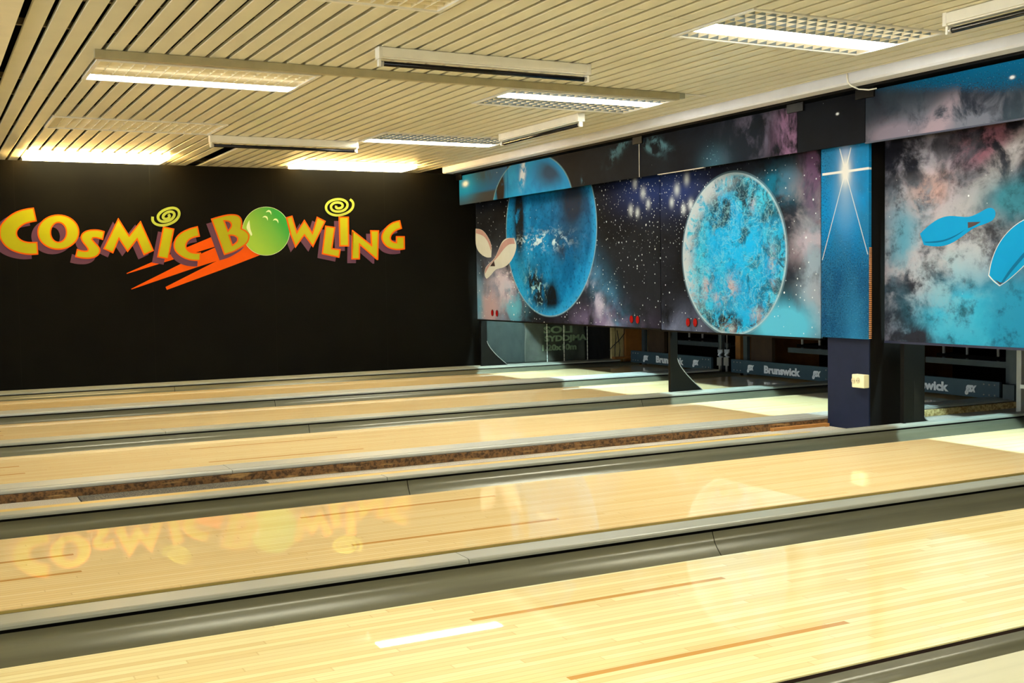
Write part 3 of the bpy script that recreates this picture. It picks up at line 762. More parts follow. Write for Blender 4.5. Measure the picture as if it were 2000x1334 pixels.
        edge = v - (pa[1]+(u-pa[0])*((pb[1]-pa[1])/(pb[0]-pa[0])))
        bl = t.ss(edge+t.noise(t.vec(u, v, 84.0), 2, 3)*.10-.05, -.02, .05)
        gr = t.noise(t.vec(u, v, 83.0), 120, 2, .8)
        c = t.mix(c, t.mix(rgb(4, 84, 124), rgb(8, 128, 186), t.ss(edge, .02, .26)), (bl*t.ss(gr+edge*1.2, .40, .55)*1.0).clamp())
        c = t.mix(c, rgb(110, 170, 196), stars(t, u, v, 90, .3, .5, 14.0)*bl*.45)
        c = t.mix(c, rgb(240, 246, 250), (t.blob(u, v, *P.p(1977, 151), .012, .007)*2.2).clamp())
    c = t.mix(c, rgb(210, 226, 236), (stars(t, u, v, 11, .07, .66, 13.0+k)*.9).clamp())
    return finish(t, c)
def art_column(P):
    t = T('pillar_star_art'); u, v = P.uv(t)
    su, sv = P.p(1651, 335)
    w = t.noise(t.vec(u*2.0, v, 91.0), 3.0, 6, .6, 1.0); g = t.noise(t.vec(u, v, 92.0), 90, 3, .8)
    base = t.mix(rgb(10, 134, 198), rgb(24, 82, 126), t.ss(v, sv-.25, sv-.75))
    c = t.mix(base, rgb(40, 110, 150), t.ss(w, .4, .62)*.6)
    c = t.mix(c, rgb(20, 46, 70), t.ss(g, .54, .62)*t.ss(u, .14, .0)*.9)
    c = t.mix(c, rgb(16, 44, 66), t.ss(g, .48, .60)*.65*t.ss(v, sv-.2, sv-.7))
    c = t.mix(c, rgb(50, 140, 190), t.blob(u, v, .30, sv-1.15, .10, .35)*.6)
    c = t.mix(c, rgb(120, 176, 200), stars(t, u, v, 80, .3, .55, 15.0)*.5)
    c = t.mix(c, rgb(130, 170, 206), (t.blob(u, v, su, sv-.13, .085, .20)*1.0).clamp()*.8)
    c = t.mix(c, rgb(130, 160, 206), (t.blob(u, v, su, sv+.12, .055, .16)*1.1).clamp()*.8)
    def rayl(x, y, wd, a=1.0):
        q = P.p(x, y); dx, dy = q[0]-su, q[1]-sv; L = math.hypot(dx, dy)
        s_ = ((u-su)*(dx/L)+(v-sv)*(dy/L)); n_ = ((u-su)*(-dy/L)+(v-sv)*(dx/L)).abs()
        return (1-t.ss(n_, wd*.5, wd))*s_.gt(0)*s_.lt(L)*a
    rays = rayl(1606, 341, .010)+rayl(1697, 328.5, .010)+rayl(1606, 508, .0045, .6)+rayl(1695, 497, .0045, .6)+rayl(1640, 290, .006, .7)+rayl(1662, 288, .006, .7)
    rays = rays + t.blob(u, v, su, sv, .040, .085)*1.3
    c = t.mix(c, rgb(238, 238, 232), rays.clamp())
    c = t.mix(c, rgb(236, 244, 250), stars(t, u, v, 9, .07, .55, 16.0).clamp())
    return finish(t, c)

# ------------------------------------------------------------------ masks
def mask(yl, yr, z0, z1, art, label, frame, lamps=(), name='masking_panel'):
    P = Panel(MX, yl, z0)
    t = thing(name, label, 'mural panel', (MX, (yl+yr)/2, z0))
    MB().box(MX, MX+.018, yr+.002, yl-.002, z0, z1).build('painted_face', art(P), t, origin=(MX, yl, z0))
    MB().box(MX+.0185, MX+.04, yr+.002, yl-.002, z0-.012, z0+.03).box(MX-.004, MX+.0182, yr+.002, yl-.002, z0-.014, z0-.0005).build('bottom_rail', frame, t)
    for (x, y) in lamps:
        cy, cz = onX(x, y, MX)
        r1, r2 = .024, .031
        n = 24
        for (nm, a, m, x0) in (('lamp_rim', 1.18, M_REDD, MX-.004), ('red_lamp', 1.0, M_RED, MX-.0065)):
            vs = [(x0, cy+r1*a*math.cos(2*math.pi*i/n), cz+r2*a*math.sin(2*math.pi*i/n)) for i in range(n)]
            vb = [(MX-.0003, p[1], p[2]) for p in vs]
            mm = MB().add(vs+vb, [tuple(range(n))]+[(i, (i+1) % n, n+(i+1) % n, n+i) for i in range(n)])
            mm.build(nm, m, t)
    return t, P
m1, P1 = mask(11.145, 7.690, .5635, 2.02, art_mask1, 'wide mural panel with a blue planet and two cream bowling pins, left end', M_BLACK,
              [(962, 611), (971, 612), (1234, 623.5), (1246, 624.5)])
m2, P2 = mask(7.684, 5.826, .5560, 2.02, art_mask2, 'mural panel with a round cyan moon between dark starry sky and grey cloud', M_BLACK, [(1344.5, 629.5), (1358.5, 630)])
m3, P3 = mask(5.258, 1.95, .5640, 2.02, art_mask3, 'large nebula mural panel with cyan bowling pins, at the right edge', M_NAVY)
def decal(pts, X, th, name, mat, parent, n_round=0):
    q = [onX(x, y, X) for x, y in pts]
    n = len(q)
    vs = [(X-th, a, b) for a, b in q]+[(X-.0002, a, b) for a, b in q]
    tris = tessellate_polygon([[Vector((a, b, 0)) for a, b in q]])
    fs = [tuple(f) for f in tris]+[(i, (i+1) % n, n+(i+1) % n, n+i) for i in range(n)]
    return MB().add(vs, fs).build(name, mat, parent)
def smooth_poly(pts, it=2, thr=48):
    for _ in range(it):
        out = []; n = len(pts)
        for i in range(n):
            p0, p1, p2 = pts[i-1], pts[i], pts[(i+1) % n]
            a = math.atan2(p1[1]-p0[1], p1[0]-p0[0]); b = math.atan2(p2[1]-p1[1], p2[0]-p1[0])
            d = abs((math.degrees(b-a)+180) % 360-180)
            if d > thr: out.append(p1)
            else:
                out.append((p1[0]*.75+p0[0]*.25, p1[1]*.75+p0[1]*.25)); out.append((p1[0]*.75+p2[0]*.25, p1[1]*.75+p2[1]*.25))
        pts = out
    return pts
def sc3(pts, ox, oy, k): return [(ox+x/k, oy+y/k) for x, y in pts]
def pin_mat(name, a, b, P, axis0, axis1):
    """printed pin with its painted shading band"""
    t = T(name); x, y, z = t.xyz()
    return t.set(col=t.mix(a, b, t.ss(t.noise(t.vec(x, y, z), 12, 2), .4, .6)*.15), rough=.42)
M_PINC = plain('cream_pin_print', rgb(168, 174, 172), .6, 0, .03, spec=.05)
M_PINP = plain('pin_shade_print', rgb(150, 122, 122), .6, spec=.05)
M_PINB = plain('cyan_pin_print', rgb(12, 126, 172), .6, 0, .02, spec=.05)
M_PINBD = plain('pin_blue_band_print', rgb(12, 92, 128), .6, spec=.05)
M_HALO = plain('pin_halo_print', rgb(184, 192, 192), .6, spec=.05)
M_STRIPE = plain('pin_stripe_print', rgb(52, 36, 36), .42)
A = lambda p: sc3(p, 880, 280, 3.334)
pin = decal(smooth_poly(A([(164, 556), (205, 560), (240, 600), (270, 665), (265, 742), (235, 745), (195, 720), (170, 685), (163, 640)])), MX, .0012, 'printed_pin', M_PINC, m1)
decal(smooth_poly(A([(168, 558), (205, 562), (240, 602), (268, 662), (264, 700), (245, 640), (215, 600), (165, 585)])), MX, .0018, 'pin_shading', M_PINP, pin)
pin = decal(smooth_poly(A([(375, 615), (415, 618), (432, 660), (420, 720), (390, 775), (350, 808), (300, 818), (285, 830), (255, 868), (235, 882), (222, 865), (222, 825), (240, 790), (285, 755), (310, 700), (330, 650), (350, 625)])), MX, .0012, 'printed_pin', M_PINC, m1)
decal(smooth_poly(A([(375, 617), (412, 620), (420, 655), (380, 655), (345, 690), (305, 745), (262, 785), (240, 820), (226, 850), (224, 825), (242, 792), (286, 757), (312, 700), (333, 650)])), MX, .0018, 'pin_shading', M_PINP, pin)
decal(A([(283, 765), (291, 800), (258, 800)]), MX, .0024, 'pin_stripe', M_STRIPE, pin)
A = lambda p: sc3(p, 1680, 380, 4.169)
pin = decal(smooth_poly(A([(488, 318), (560, 250), (640, 195), (720, 172), (800, 178), (880, 185), (950, 160), (1030, 112), (1070, 106), (1098, 125), (1105, 165), (1085, 208), (1030, 235), (960, 258), (905, 285), (840, 335), (760, 390), (690, 418), (610, 425), (520, 412)])), MX, .0012, 'printed_pin', M_PINB, m3)
decal(smooth_poly(A([(520, 385), (620, 380), (700, 365), (790, 325), (860, 282), (800, 330), (720, 372), (640, 392), (540, 395)])), MX, .0018, 'pin_shading', M_PINBD, pin)
decal(A([(878, 225), (985, 222), (940, 250), (880, 275)]), MX, .0020, 'pin_stripe', M_STRIPE, pin)
big = [(1334, 205), (1240, 270), (1165, 350), (1110, 440), (1070, 550), (1052, 655), (1090, 700), (1140, 738), (1200, 700), (1290, 620), (1400, 510), (1500, 380), (1500, 150)]
cx = sum(p[0] for p in big)/len(big); cy_ = sum(p[1] for p in big)/len(big)
pin = decal(smooth_poly(A([(cx+(x-cx)*1.045, cy_+(y-cy_)*1.035) for x, y in big])), MX, .0008, 'printed_pin', M_HALO, m3)
decal(smooth_poly(A(big)), MX, .0016, 'pin_print', M_PINB, pin)
decal(smooth_poly(A([(1150, 715), (1210, 620), (1300, 510), (1400, 400), (1400, 440), (1310, 540), (1220, 645), (1165, 722)])), MX, .0022, 'pin_shading', M_PINBD, pin)
decal(A([(1095, 690), (1140, 715), (1165, 718), (1140, 735)]), MX, .0024, 'pin_stripe', M_STRIPE, pin)

# valance boards over the masks
def vy(px, y): return onX(px, y, VX)[0]
vedges = [11.19, vy(991, 350), vy(1249, 300), vy(1557, 260), vy(1690, 220), 2.0]
vz = [1.795, 1.797, 1.797, 1.795, 1.795]
vlab = ['short valance board with a bright star, at the black wall end', 'valance board with the top of the blue planet', 'valance board with wispy and purple clouds, above the moon panel',
        'plain dark valance board above the blue pillar', 'valance board with blue glitter and grey cloud, top right']
for k in range(5):
    yl, yr = vedges[k], vedges[k+1]
    z0 = vz[k]
    P = Panel(VX, yl, z0)
    t = thing('valance_board', vlab[k], 'mural board', (VX, (yl+yr)/2, z0))
    MB().box(VX, VX+.016, yr+.0025, yl-.0025, z0, 2.105).build('painted_face', art_valance(P, k), t, origin=(VX, yl, z0))
    if k in (2, 4):
        (a, b) = ((vy(1285, 343), vy(1375, 329)) if k == 2 else (yl, yr))
        MB().box(VX-.003, VX+.014, b, a, z0-(.007 if k == 2 else .010), z0-.0005).build('edge_strip', M_EDGE if k == 2 else M_NAVY, t)
    if k == 1:
        MB().box(VX-.003, VX-.0002, yr-.002, yr+.006, z0, 2.08).build('joint_strip', M_EDGE, t)
cl = ['black clip under the soffit at the black wall end', 'black clip above the joint over the left end of the moon panel', 'black clip left of the plain dark valance board', 'black clip over the blue pillar beside the hanging cable']
for i, (xa, xb, y) in enumerate(((889, 901, 345), (1236, 1254, 272), (1537, 1569, 205), (1671, 1707, 176))):
    ya, yb = onX(xa, y, VX-.012)[0], onX(xb, y, VX-.012)[0]
    o = MB().box(VX-.016, VX-.0035, yb, min(ya, 11.24), 2.062, ZW-.014).build('valance_clip', M_BLACK, None, bevel=.002, origin=(VX-.01, (ya+yb)/2, 2.1)); tag(o, cl[i], 'clip', 'clips holding the valance')
t = thing('pillar_mural_board', 'narrow upright board on the pillar with a white star flare on blue', 'mural board', (CX, 5.47, .57))
pz = onX(1650, 660.5, CX)[1]
PC = Panel(CX, 5.688, pz)
MB().box(CX, CX+.022, 5.268, 5.688, pz, 1.97).build('painted_face', art_column(PC), t, origin=(CX, 5.688, pz))
mb = MB()
for i in range(46):
    z = pz+.004+i*.0125
    mb.box(CX+.002, CX+.020, 5.262, 5.2675, z, z+.007)
mb.build('staple_edge', plain('orange_board_edge', rgb(196, 130, 66), .6), t)
# cable from ceiling over the soffit
pts = []
c0 = onX(1654, 143, 5.036); 
for (x, y) in ((1654, 143), (1655, 152), (1656, 160)):
    yy, zz = onX(x, y, 5.034); pts.append((5.034, yy, zz))
yy0, _ = onX(1657, 166, 5.05)
pts += [(5.05, pts[-1][1]-.006, ZW-.010), (5.10, pts[-1][1]-.02, ZW-.030), (5.155, pts[-1][1]-.05, ZW-.036), (5.185, pts[-1][1]-.085, ZW-.030)]
o = MB().tube(pts, .0045, 8).build('soffit_cable', M_WHITE, None, origin=pts[0]); tag(o, 'thin cream cable bending over the soffit above the blue pillar', 'cable')

# ------------------------------------------------------------------ the wall sign, a set of cut-out foils on the black wall
M_YEL = plain('sign_yellow', rgb(162, 162, 4), .5, 0, .02, spec=.2)
M_ORA = plain('sign_orange', rgb(218, 92, 2), .5, 0, .02, spec=.1)
M_FLA = plain('sign_flame_orange', rgb(222, 84, 0), .5, 0, .02, spec=.1)
M_PUR = plain('sign_purple', rgb(84, 38, 66), .5, 0, .03)
M_LIME = plain('sign_lime', rgb(152, 166, 54), .45, 0, .02)
M_SHINE = plain('sign_pale_green', rgb(216, 228, 172), .45, 0, .02)
def mitre(pts, d):
    """inset a polygon by d (works in photo-sized units); keeps vertex count"""
    n = len(pts); ar = sum(pts[i][0]*pts[(i+1) % n][1]-pts[(i+1) % n][0]*pts[i][1] for i in range(n))
    s = 1 if ar > 0 else -1; out = []
    for i in range(n):
        p0, p1, p2 = Vector(pts[i-1]), Vector(pts[i]), Vector(pts[(i+1) % n])
        a = (p1-p0).normalized(); b = (p2-p1).normalized()
        n1 = Vector((-a.y, a.x))*s; n2 = Vector((-b.y, b.x))*s
        m = n1+n2
        if m.length < 1e-6: m = n1
        m.normalize(); k = d/max(m.dot(n1), .42)
        q = p1+m*k; out.append((q.x, q.y))
    return out
def foil(loops, depth, th, name, mat, parent):
    """loops in photo points: first the outline, then holes; depth = distance in front of the wall"""
    Y = WY-depth
    L = [[onY(x, y, WY) for x, y in lp] for lp in loops]
    flat = [p for lp in L for p in lp]
    n = len(flat)
    vs = [(a, Y-th, b) for a, b in flat]+[(a, Y, b) for a, b in flat]
    fs = [tuple(f) for f in tessellate_polygon([[Vector((a, b, 0)) for a, b in lp] for lp in L])]
    base = 0
    for lp in L:
        m = len(lp)
        fs += [(base+i, base+(i+1) % m, n+base+(i+1) % m, n+base+i) for i in range(m)]
        base += m
    return MB().add(vs, fs).build(name, mat, parent)
def ellipse(cx, cy, rx, ry, n=40): return [(cx+rx*math.cos(2*math.pi*i/n), cy+ry*math.sin(2*math.pi*i/n)) for i in range(n)]
gx, gz = onY(400, 480, WY)
sign = thing('wall_sign', 'colourful foil lettering reading COSMIC BOWLING with a green ball, on the black wall', 'sign', (gx, WY, gz))
CA = lambda p: sc3(p, 0, 390, 9.09)
CB = lambda p: sc3(p, 100, 380, 5.556)
CC = lambda p: sc3(p, 400, 380, 9.09)
CD = lambda p: sc3(p, 600, 370, 8.336)
def letter(outer, holes, sh, lvl, it=2, d=2.7, thr=48):
    o = smooth_poly(outer, it, thr) if it else outer
    hs = [smooth_poly(h, it, thr) if it else h for h in holes]
    S = lambda lp: [(x+sh[0], y+sh[1]) for x, y in lp]
    dz = .0012+lvl*.0002
    fo = foil([o]+hs, dz+.0016, .0010, 'letter', M_ORA, sign)
    foil([S(o)]+[S(h) for h in hs], dz-.0008, .0010, 'letter_shadow', M_PUR, fo)
    foil([mitre(o, d)]+[mitre(h, -d) for h in hs], dz+.0030, .0008, 'letter_face', M_YEL, fo)
letter(CA([(600, 140), (655, 385), (520, 410), (430, 440), (360, 490), (312, 545), (300, 600), (318, 655), (360, 700), (430, 735), (520, 752), (665, 748), (682, 975), (560, 985), (430, 975), (280, 940), (150, 880), (60, 800), (0, 700), (-14, 640), (-14, 560), (0, 460), (60, 380), (150, 290), (260, 220), (380, 175), (500, 150)]), [], (-12.9, 8.3), 0)
letter(ellipse(0+1035/9.09, 390+577/9.09, 375/9.09, 315/9.09), [ellipse(1038/9.09, 390+580/9.09, 131/9.09, 166/9.09, 32)], (-11.5, 8.5), 1, 0)
letter(CA([(1860, 560), (1830, 718), (1760, 700), (1700, 682), (1655, 688), (1645, 705), (1700, 770), (1760, 830), (1785, 890), (1780, 940), (1740, 1000), (1660, 1040), (1560, 1055), (1430, 1045), (1330, 1020), (1365, 868), (1430, 895), (1500, 905), (1545, 900), (1552, 880), (1520, 830), (1460, 760), (1430, 700), (1430, 640), (1460, 590), (1520, 550), (1600, 530), (1700, 525), (1780, 535)]), [], (-9.5, 10.5), 2)
letter(CB([(727, 252), (845, 440), (970, 283), (1115, 610), (1003, 662), (930, 495), (828, 628), (735, 490), (672, 640), (563, 590)]), [], (-10.3, 7.5), 3, 0)
letter(CB([(1212, 345), (1337, 370), (1273, 705), (1147, 682)]), [], (-9.6, 10), 4, 0)
letter(CB([(1590, 342), (1615, 457), (1540, 470), (1490, 500), (1465, 545), (1470, 585), (1505, 618), (1560, 630), (1625, 628), (1620, 722), (1550, 722), (1480, 710), (1410, 680), (1355, 635), (1328, 590), (1325, 530), (1345, 470), (1390, 420), (1450, 385), (1520, 358)]), [], (-6.3, 10.4), 5)
letter(CC([(103, 430), (250, 385), (400, 350), (500, 345), (590, 360), (640, 405), (662, 460), (665, 530), (655, 600), (720, 630), (775, 680), (797, 740), (780, 820), (740, 880), (690, 920), (600, 975), (500, 1030), (340, 1078)]),
       [CC([(355, 478), (425, 484), (458, 525), (455, 572), (412, 626)]), CC([(444, 735), (520, 735), (568, 775), (568, 825), (530, 860), (493, 884)])], (-8.6, 10), 9, 2)
letter([(557.9, 424.6), (570.9, 420.7), (579.9, 451.5), (594.2, 428.4), (609.6, 453.0), (618.6, 422.8), (636.3, 431.8), (611.2, 483.6), (594.2, 460.9), (576.6, 484.7), (566, 457)], [], (-9, 8), 3, 0)
letter(CD([(508, 443), (677, 443), (683, 930), (520, 930)]), [], (-8.5, 8.5), 1, 0)
letter(CD([(290, 588), (458, 612), (410, 955), (545, 972), (522, 1115), (232, 1055)]), [], (-8, 7.2), 4, 0)
letter(CD([(737, 658), (1033, 890), (1022, 663), (1168, 665), (1155, 1150), (1130, 1150), (860, 915), (857, 1142), (715, 1142), (725, 660)]), [], (-7.8, 7), 5, 0)
letter(CD([(1510, 500), (1543, 640), (1460, 665), (1400, 710), (1360, 770), (1365, 820), (1405, 850), (1440, 855), (1440, 760), (1587, 760), (1590, 975), (1500, 990), (1400, 985), (1300, 950), (1230, 880), (1200, 800), (1205, 740), (1235, 670), (1290, 600), (1370, 540), (1440, 515)]), [], (-9, 8), 6)
fl_ = [CB([(818, 853), (1095, 733), (1480, 570), (1740, 460), (2150, 300), (2150, 500), (1770, 568), (1580, 625), (1300, 712), (822, 860)]),
       CB([(868, 1023), (1370, 770), (1630, 640), (1770, 578), (2150, 440), (2150, 690), (1790, 722), (1590, 785), (872, 1030)]),
       CB([(1240, 1003), (1790, 724), (2150, 560), (2350, 560), (2270, 655), (2000, 760), (1255, 1035)])]
for i, q in enumerate(fl_):
    foil([q], .00005+i*.0001, .00022, 'flame_streak', M_FLA, sign)
bc = CC([(1085, 650)])[0]
t = T('sign_ball_green'); x, y, z = t.xyz()
q0 = onY(500, 480, WY); q1 = onY(556, 440, WY)
dx, dz = q1[0]-q0[0], q1[1]-q0[1]; L2 = dx*dx+dz*dz
ballx, ballz = onY(bc[0], bc[1], WY)
pr = ((x+gx-q0[0])*(dx/L2)+(z+gz-q0[1])*(dz/L2))
c = t.mix(rgb(146, 188, 30), rgb(10, 142, 22), t.ss(pr, -.05, .98, lin_=True))
t.set(col=c, rough=.45)
ball = foil([ellipse(bc[0], bc[1], 425/9.09, 433/9.09, 56)], .0018, .0012, 'ball_picture', M_SHINE, sign)
foil([ellipse(bc[0], bc[1], 418/9.09, 426/9.09, 56)], .0031, .0006, 'ball_face', t.mat, ball)
for q in ([(1080, 315), (1110, 280), (1150, 275), (1180, 310), (1178, 362), (1160, 320), (1130, 305)], [(1018, 410), (1050, 378), (1095, 380), (1120, 415), (1115, 465), (1095, 420), (1060, 400)],
          [(1205, 465), (1230, 428), (1270, 425), (1305, 460), (1302, 512), (1280, 465), (1240, 452)], [(788, 455), (752, 520), (735, 590), (760, 640), (800, 700), (820, 735), (845, 712), (808, 620), (798, 540)]):
    foil([smooth_poly(CC(q), 1, 70)], .0039, .0005, 'ball_highlight', M_SHINE, ball)
def spiral(pts, w, conv):
    pts = conv(pts)
    for _ in range(2):
        q = [pts[0]]
        for a, b in zip(pts, pts[1:]): q += [(a[0]*.75+b[0]*.25, a[1]*.75+b[1]*.25), (a[0]*.25+b[0]*.75, a[1]*.25+b[1]*.75)]
        pts = q+[pts[-1]]
    W = [onY(x, y, WY) for x, y in pts]
    vs = []; n = len(W); hw = w/2
    for i in range(n):
        a, b = W[max(i-1, 0)], W[min(i+1, n-1)]
        dx, dz = b[0]-a[0], b[1]-a[1]; L = math.hypot(dx, dz) or 1; nx, nz = -dz/L*hw, dx/L*hw
        for (k, Y) in ((1, WY-.006), (-1, WY-.006), (1, WY-.001), (-1, WY-.001)):
            vs.append((W[i][0]+nx*k, Y, W[i][1]+nz*k))
    fs = []
    for i in range(n-1):
        o = i*4
        fs += [(o, o+4, o+5, o+1), (o+2, o+3, o+7, o+6), (o, o+2, o+6, o+4), (o+1, o+5, o+7, o+3)]
    fs += [(0, 1, 3, 2), (n*4-4, n*4-2, n*4-1, n*4-3)]
    MB().add(vs, fs).build('spiral_dot', M_LIME, sign)
spiral([(1100, 240), (1098, 285), (1130, 322), (1195, 338), (1270, 326), (1345, 290), (1388, 235), (1388, 180), (1350, 147), (1290, 145), (1215, 170), (1162, 215), (1156, 262), (1185, 292), (1240, 296), (1300, 275), (1335, 235), (1335, 200), (1300, 182), (1250, 195), (1215, 225), (1212, 255), (1242, 268), (1275, 258), (1285, 230), (1270, 215)], .0245, CB)
spiral([(695, 162), (735, 195), (752, 245), (735, 310), (680, 365), (600, 405), (500, 425), (400, 412), (325, 365), (298, 300), (322, 230), (390, 180), (480, 158), (570, 163), (635, 198), (660, 250), (638, 310), (580, 350), (500, 365), (420, 350), (385, 310), (385, 260), (430, 220), (500, 210), (560, 225), (580, 265), (555, 300), (505, 310), (465, 298), (470, 265)], .0245, CD)

# ------------------------------------------------------------------ behind and under the masks
def kickback(yc, label, x0=5.395, tip=.325, th=.020, wide=None):
    t = thing('kickback_foot', label, 'kickback', (x0, yc, HC))
    zt = .62
    arc = []
    for i in range(13):
        s = i/12
        arc.append((x0+.075+(tip-.075)*(s**1.45), HC+.0+.27*(1-s)**1.0))
    if wide: arc = [(x0+wide, HC+.035), (x0+wide+.006, HC+.02), (x0+wide+.02, HC+.008), (x0+wide+.035, HC)]
    pr = [(x0, HC), (x0, zt), (x0+(wide or .075), zt)]+arc
    MB().extrude_y(pr, yc-th/2, yc+th/2).build('side_plate', M_KICK, t)
    e = [(p[0]+.001, p[1]+.002) for p in arc]; e2 = [(p[0]-.004, p[1]-.001) for p in reversed(arc)]
    MB().extrude_y(e+e2, yc-th/2-.001, yc+th/2+.001).build('edge_strip', M_EDGE, t)
    MB().box(x0-.002, x0+.016, yc-th/2-.008, yc+th/2+.002, HC, zt).build('front_edge', M_KICK, t)
    return t
kickback(11.12, 'black curved foot plate under the planet mural, next to the black wall')
kickback(7.605, 'black curved foot plate on the divider below the joint of the first two murals')
t = kickback(5.145, 'broad black foot plate right of the blue pillar, under the nebula mural', x0=5.41, wide=.185)
e = MB().add([(5.50, 5.1335, HC+.002), (5.50, 5.1335, .30), (5.505, 5.1335, .305), (5.59, 5.1335, .09), (5.59, 5.1335, HC+.002)]+[(5.50, 5.1345, HC+.002), (5.50, 5.1345, .30), (5.505, 5.1345, .305), (5.59, 5.1345, .09), (5.59, 5.1345, HC+.002)], [(0, 1, 2, 3, 4), (9, 8, 7, 6, 5)]+[(i, (i+1) % 5, 5+(i+1) % 5, 5+i) for i in range(5)])
e.build('corner_gusset', M_COLSIDE, t)
# curtain, roll of membrane and black sheet behind the first lane, on the wall side
CYW = 11.235
def sheet(px0, px1, name, mat, parent, z1=.66, amp=.012, y=CYW, n=40, seed=1, lean=0.0):
    x0 = onY(px0, 690, y)[0]; x1 = onY(px1, 690, y)[0]
    r = random.Random(seed); ph = [r.uniform(0, 6) for _ in range(6)]
    vs = []; m = 22
    for j in range(m+1):
        z = HC+.001+(z1-HC)*j/m
        for i in range(n+1):
            s = i/n
            yy = y-.03-amp*(math.sin(s*9+ph[0]+z*5)+.6*math.sin(s*23+ph[1]-z*9)+.45*math.sin(s*14+z*26+ph[2])+.3*math.sin(s*41+ph[3]+z*33))
            vs.append((x0+(x1-x0)*s+lean*(z-.3)*(1-s), yy, z))
    fs = [(j*(n+1)+i, j*(n+1)+i+1, (j+1)*(n+1)+i+1, (j+1)*(n+1)+i) for j in range(m) for i in range(n)]
    o = MB().add(vs, fs, True).build(name, mat, parent)
    so = o.modifiers.new('thickness', 'SOLIDIFY'); so.thickness = .003
    return o
M_GREENCL = plain('dark_green_cloth', rgb(30, 42, 38), .85, 0, .12, 8)
M_MEMB = plain('weed_membrane', rgb(56, 62, 52), .7, 0, .16, 9, .2)
M_BLKCL = plain('black_cloth', rgb(10, 10, 9), .8)
M_PRINT = plain('pale_green_print', rgb(104, 124, 96), .7)
gx0 = onY(980, 690, CYW)[0]
t = thing('backdrop_cloth', 'dark green cloth hanging behind the black foot plate at the wall end', 'cloth', (gx0, CYW, HC)); sheet(946, 1027, 'cloth', M_GREENCL, t, amp=.004, seed=3)
gx0 = onY(1070, 690, CYW)[0]
t = thing('membrane_roll', 'crumpled dark grey membrane with pale green printed size lettering, behind the chains', 'membrane', (gx0, CYW, HC)); memb = sheet(1023, 1140, 'membrane', M_MEMB, t, amp=.0085, seed=5, y=CYW-.02)
def text_mesh(body, size, mat, parent, place, name='lettering', shear=0.0, off=0.0, sx=1.0, depth=.0015):
    cu = bpy.data.curves.new(name, 'FONT'); cu.body = body; cu.size = size; cu.shear = shear; cu.offset = off; cu.extrude = depth; cu.resolution_u = 3
    to = bpy.data.objects.new(name, cu); COL.objects.link(to)
    dg = bpy.context.evaluated_depsgraph_get()
    me = bpy.data.meshes.new_from_object(to.evaluated_get(dg)); bpy.data.objects.remove(to)
    base = Vector(parent.matrix_basis.translation)
    if parent.parent: base += Vector(parent.parent.matrix_basis.translation)
    w = max(v.co.x for v in me.vertices) - min(v.co.x for v in me.vertices); x0 = min(v.co.x for v in me.vertices)
    for v in me.vertices: v.co = place((v.co.x-x0)/w*sx if sx != 1.0 else (v.co.x-x0), v.co.y, v.co.z) - base
    me.materials.clear(); me.materials.append(mat)
    o = bpy.data.objects.new(name, me); link(o, parent)
    return o
ym = CYW-.068
for (txt, px, pz_, px2, sz) in (('SOLI', 1062, 651, 1118, .105), ('SYDDJMA', 1064, 667, 1146, .088), ('1.20x10m', 1059, 685, 1126, .09)):
    xa, za = onY(px, pz_, ym); xb, _ = onY(px2, pz_, ym)
    text_mesh(txt, sz, M_PRINT, memb, lambda a, b, c, xa=xa, xb=xb, za=za: Vector((xa+a*(xb-xa), ym-c, za+b)), sx=.9999, off=.004)
gx0 = onY(1165, 690, CYW)[0]
t = thing('black_sheet', 'black sheet hanging between the membrane and the timber post', 'cloth', (gx0, CYW, HC)); sheet(1136, 1194, 'sheet', M_BLKCL, t, amp=.003, seed=8, y=CYW-.01)
for i, (px, lb) in enumerate(((1069, 'left'), (1102, 'middle'), (1147.5, 'right'))):
    y = CYW-.10
    x, z0 = onY(px, 703-(px-1069)*.07, y)
    mb = MB(); z = HC+.004
    while z < .66:
        mb.box(x-.004, x+.004, y-.003, y+.003, z, z+.038); z += .046
    mb.box(x-.0015, x+.0015, y-.001, y+.001, HC, .66)
    t = thing('bead_chain', '%s of the three thin white chains in front of the membrane' % lb, 'chain', (x, y, HC))
    mb.build('chain', plain('chain_white', rgb(206, 208, 196), .5), t)
# posts and boards at the back of the first pit
def postbox(name, label, cat, x0, x1, y0, y1, z0, z1, m, bevel=0):
    o = MB().box(x0, x1, y0, y1, z0, z1).build(name, m, None, bevel=bevel, origin=((x0+x1)/2, (y0+y1)/2, z0)); return tag(o, label, cat)
Yp = 11.15
xa = onY(1195, 690, Yp)[0]; xb = onY(1216, 690, Yp)[0]
postbox('timber_post', 'pale raw timber post with thin cables, right of the black sheet', 'post', xa, xb+.01, Yp, Yp+.035, -.2, 1.4, M_WOOD)
postbox('plywood_sheet', 'orange brown plywood sheet beside the pale timber post', 'board', xb+.03, 7.55, Yp-.03, Yp+.01, -.2, 1.4, M_PLY)
postbox('timber_sill', 'small timber sill at the foot of the pale post', 'wood', xa-.02, 7.5, Yp-.10, Yp-.032, HC, HC+.025, M_PLY)
t = thing('loose_cable', 'black cables drooping across the pale timber post', 'cable', (xa+.1, Yp-.06, .4))
for P_ in ([(1221, 640), (1219, 652), (1210, 664), (1197, 676), (1190, 684)], [(1201, 640), (1203, 660), (1201, 680), (1201, 698)], [(1205, 645), (1209, 668), (1211, 684), (1209, 697)]):
    pts = [(onY(px, py, Yp-.05)[0], Yp-.05, onY(px, py, Yp-.05)[1]) for px, py in P_]
    MB().tube(pts, .0045, 6).build('cable', M_WEB, t)

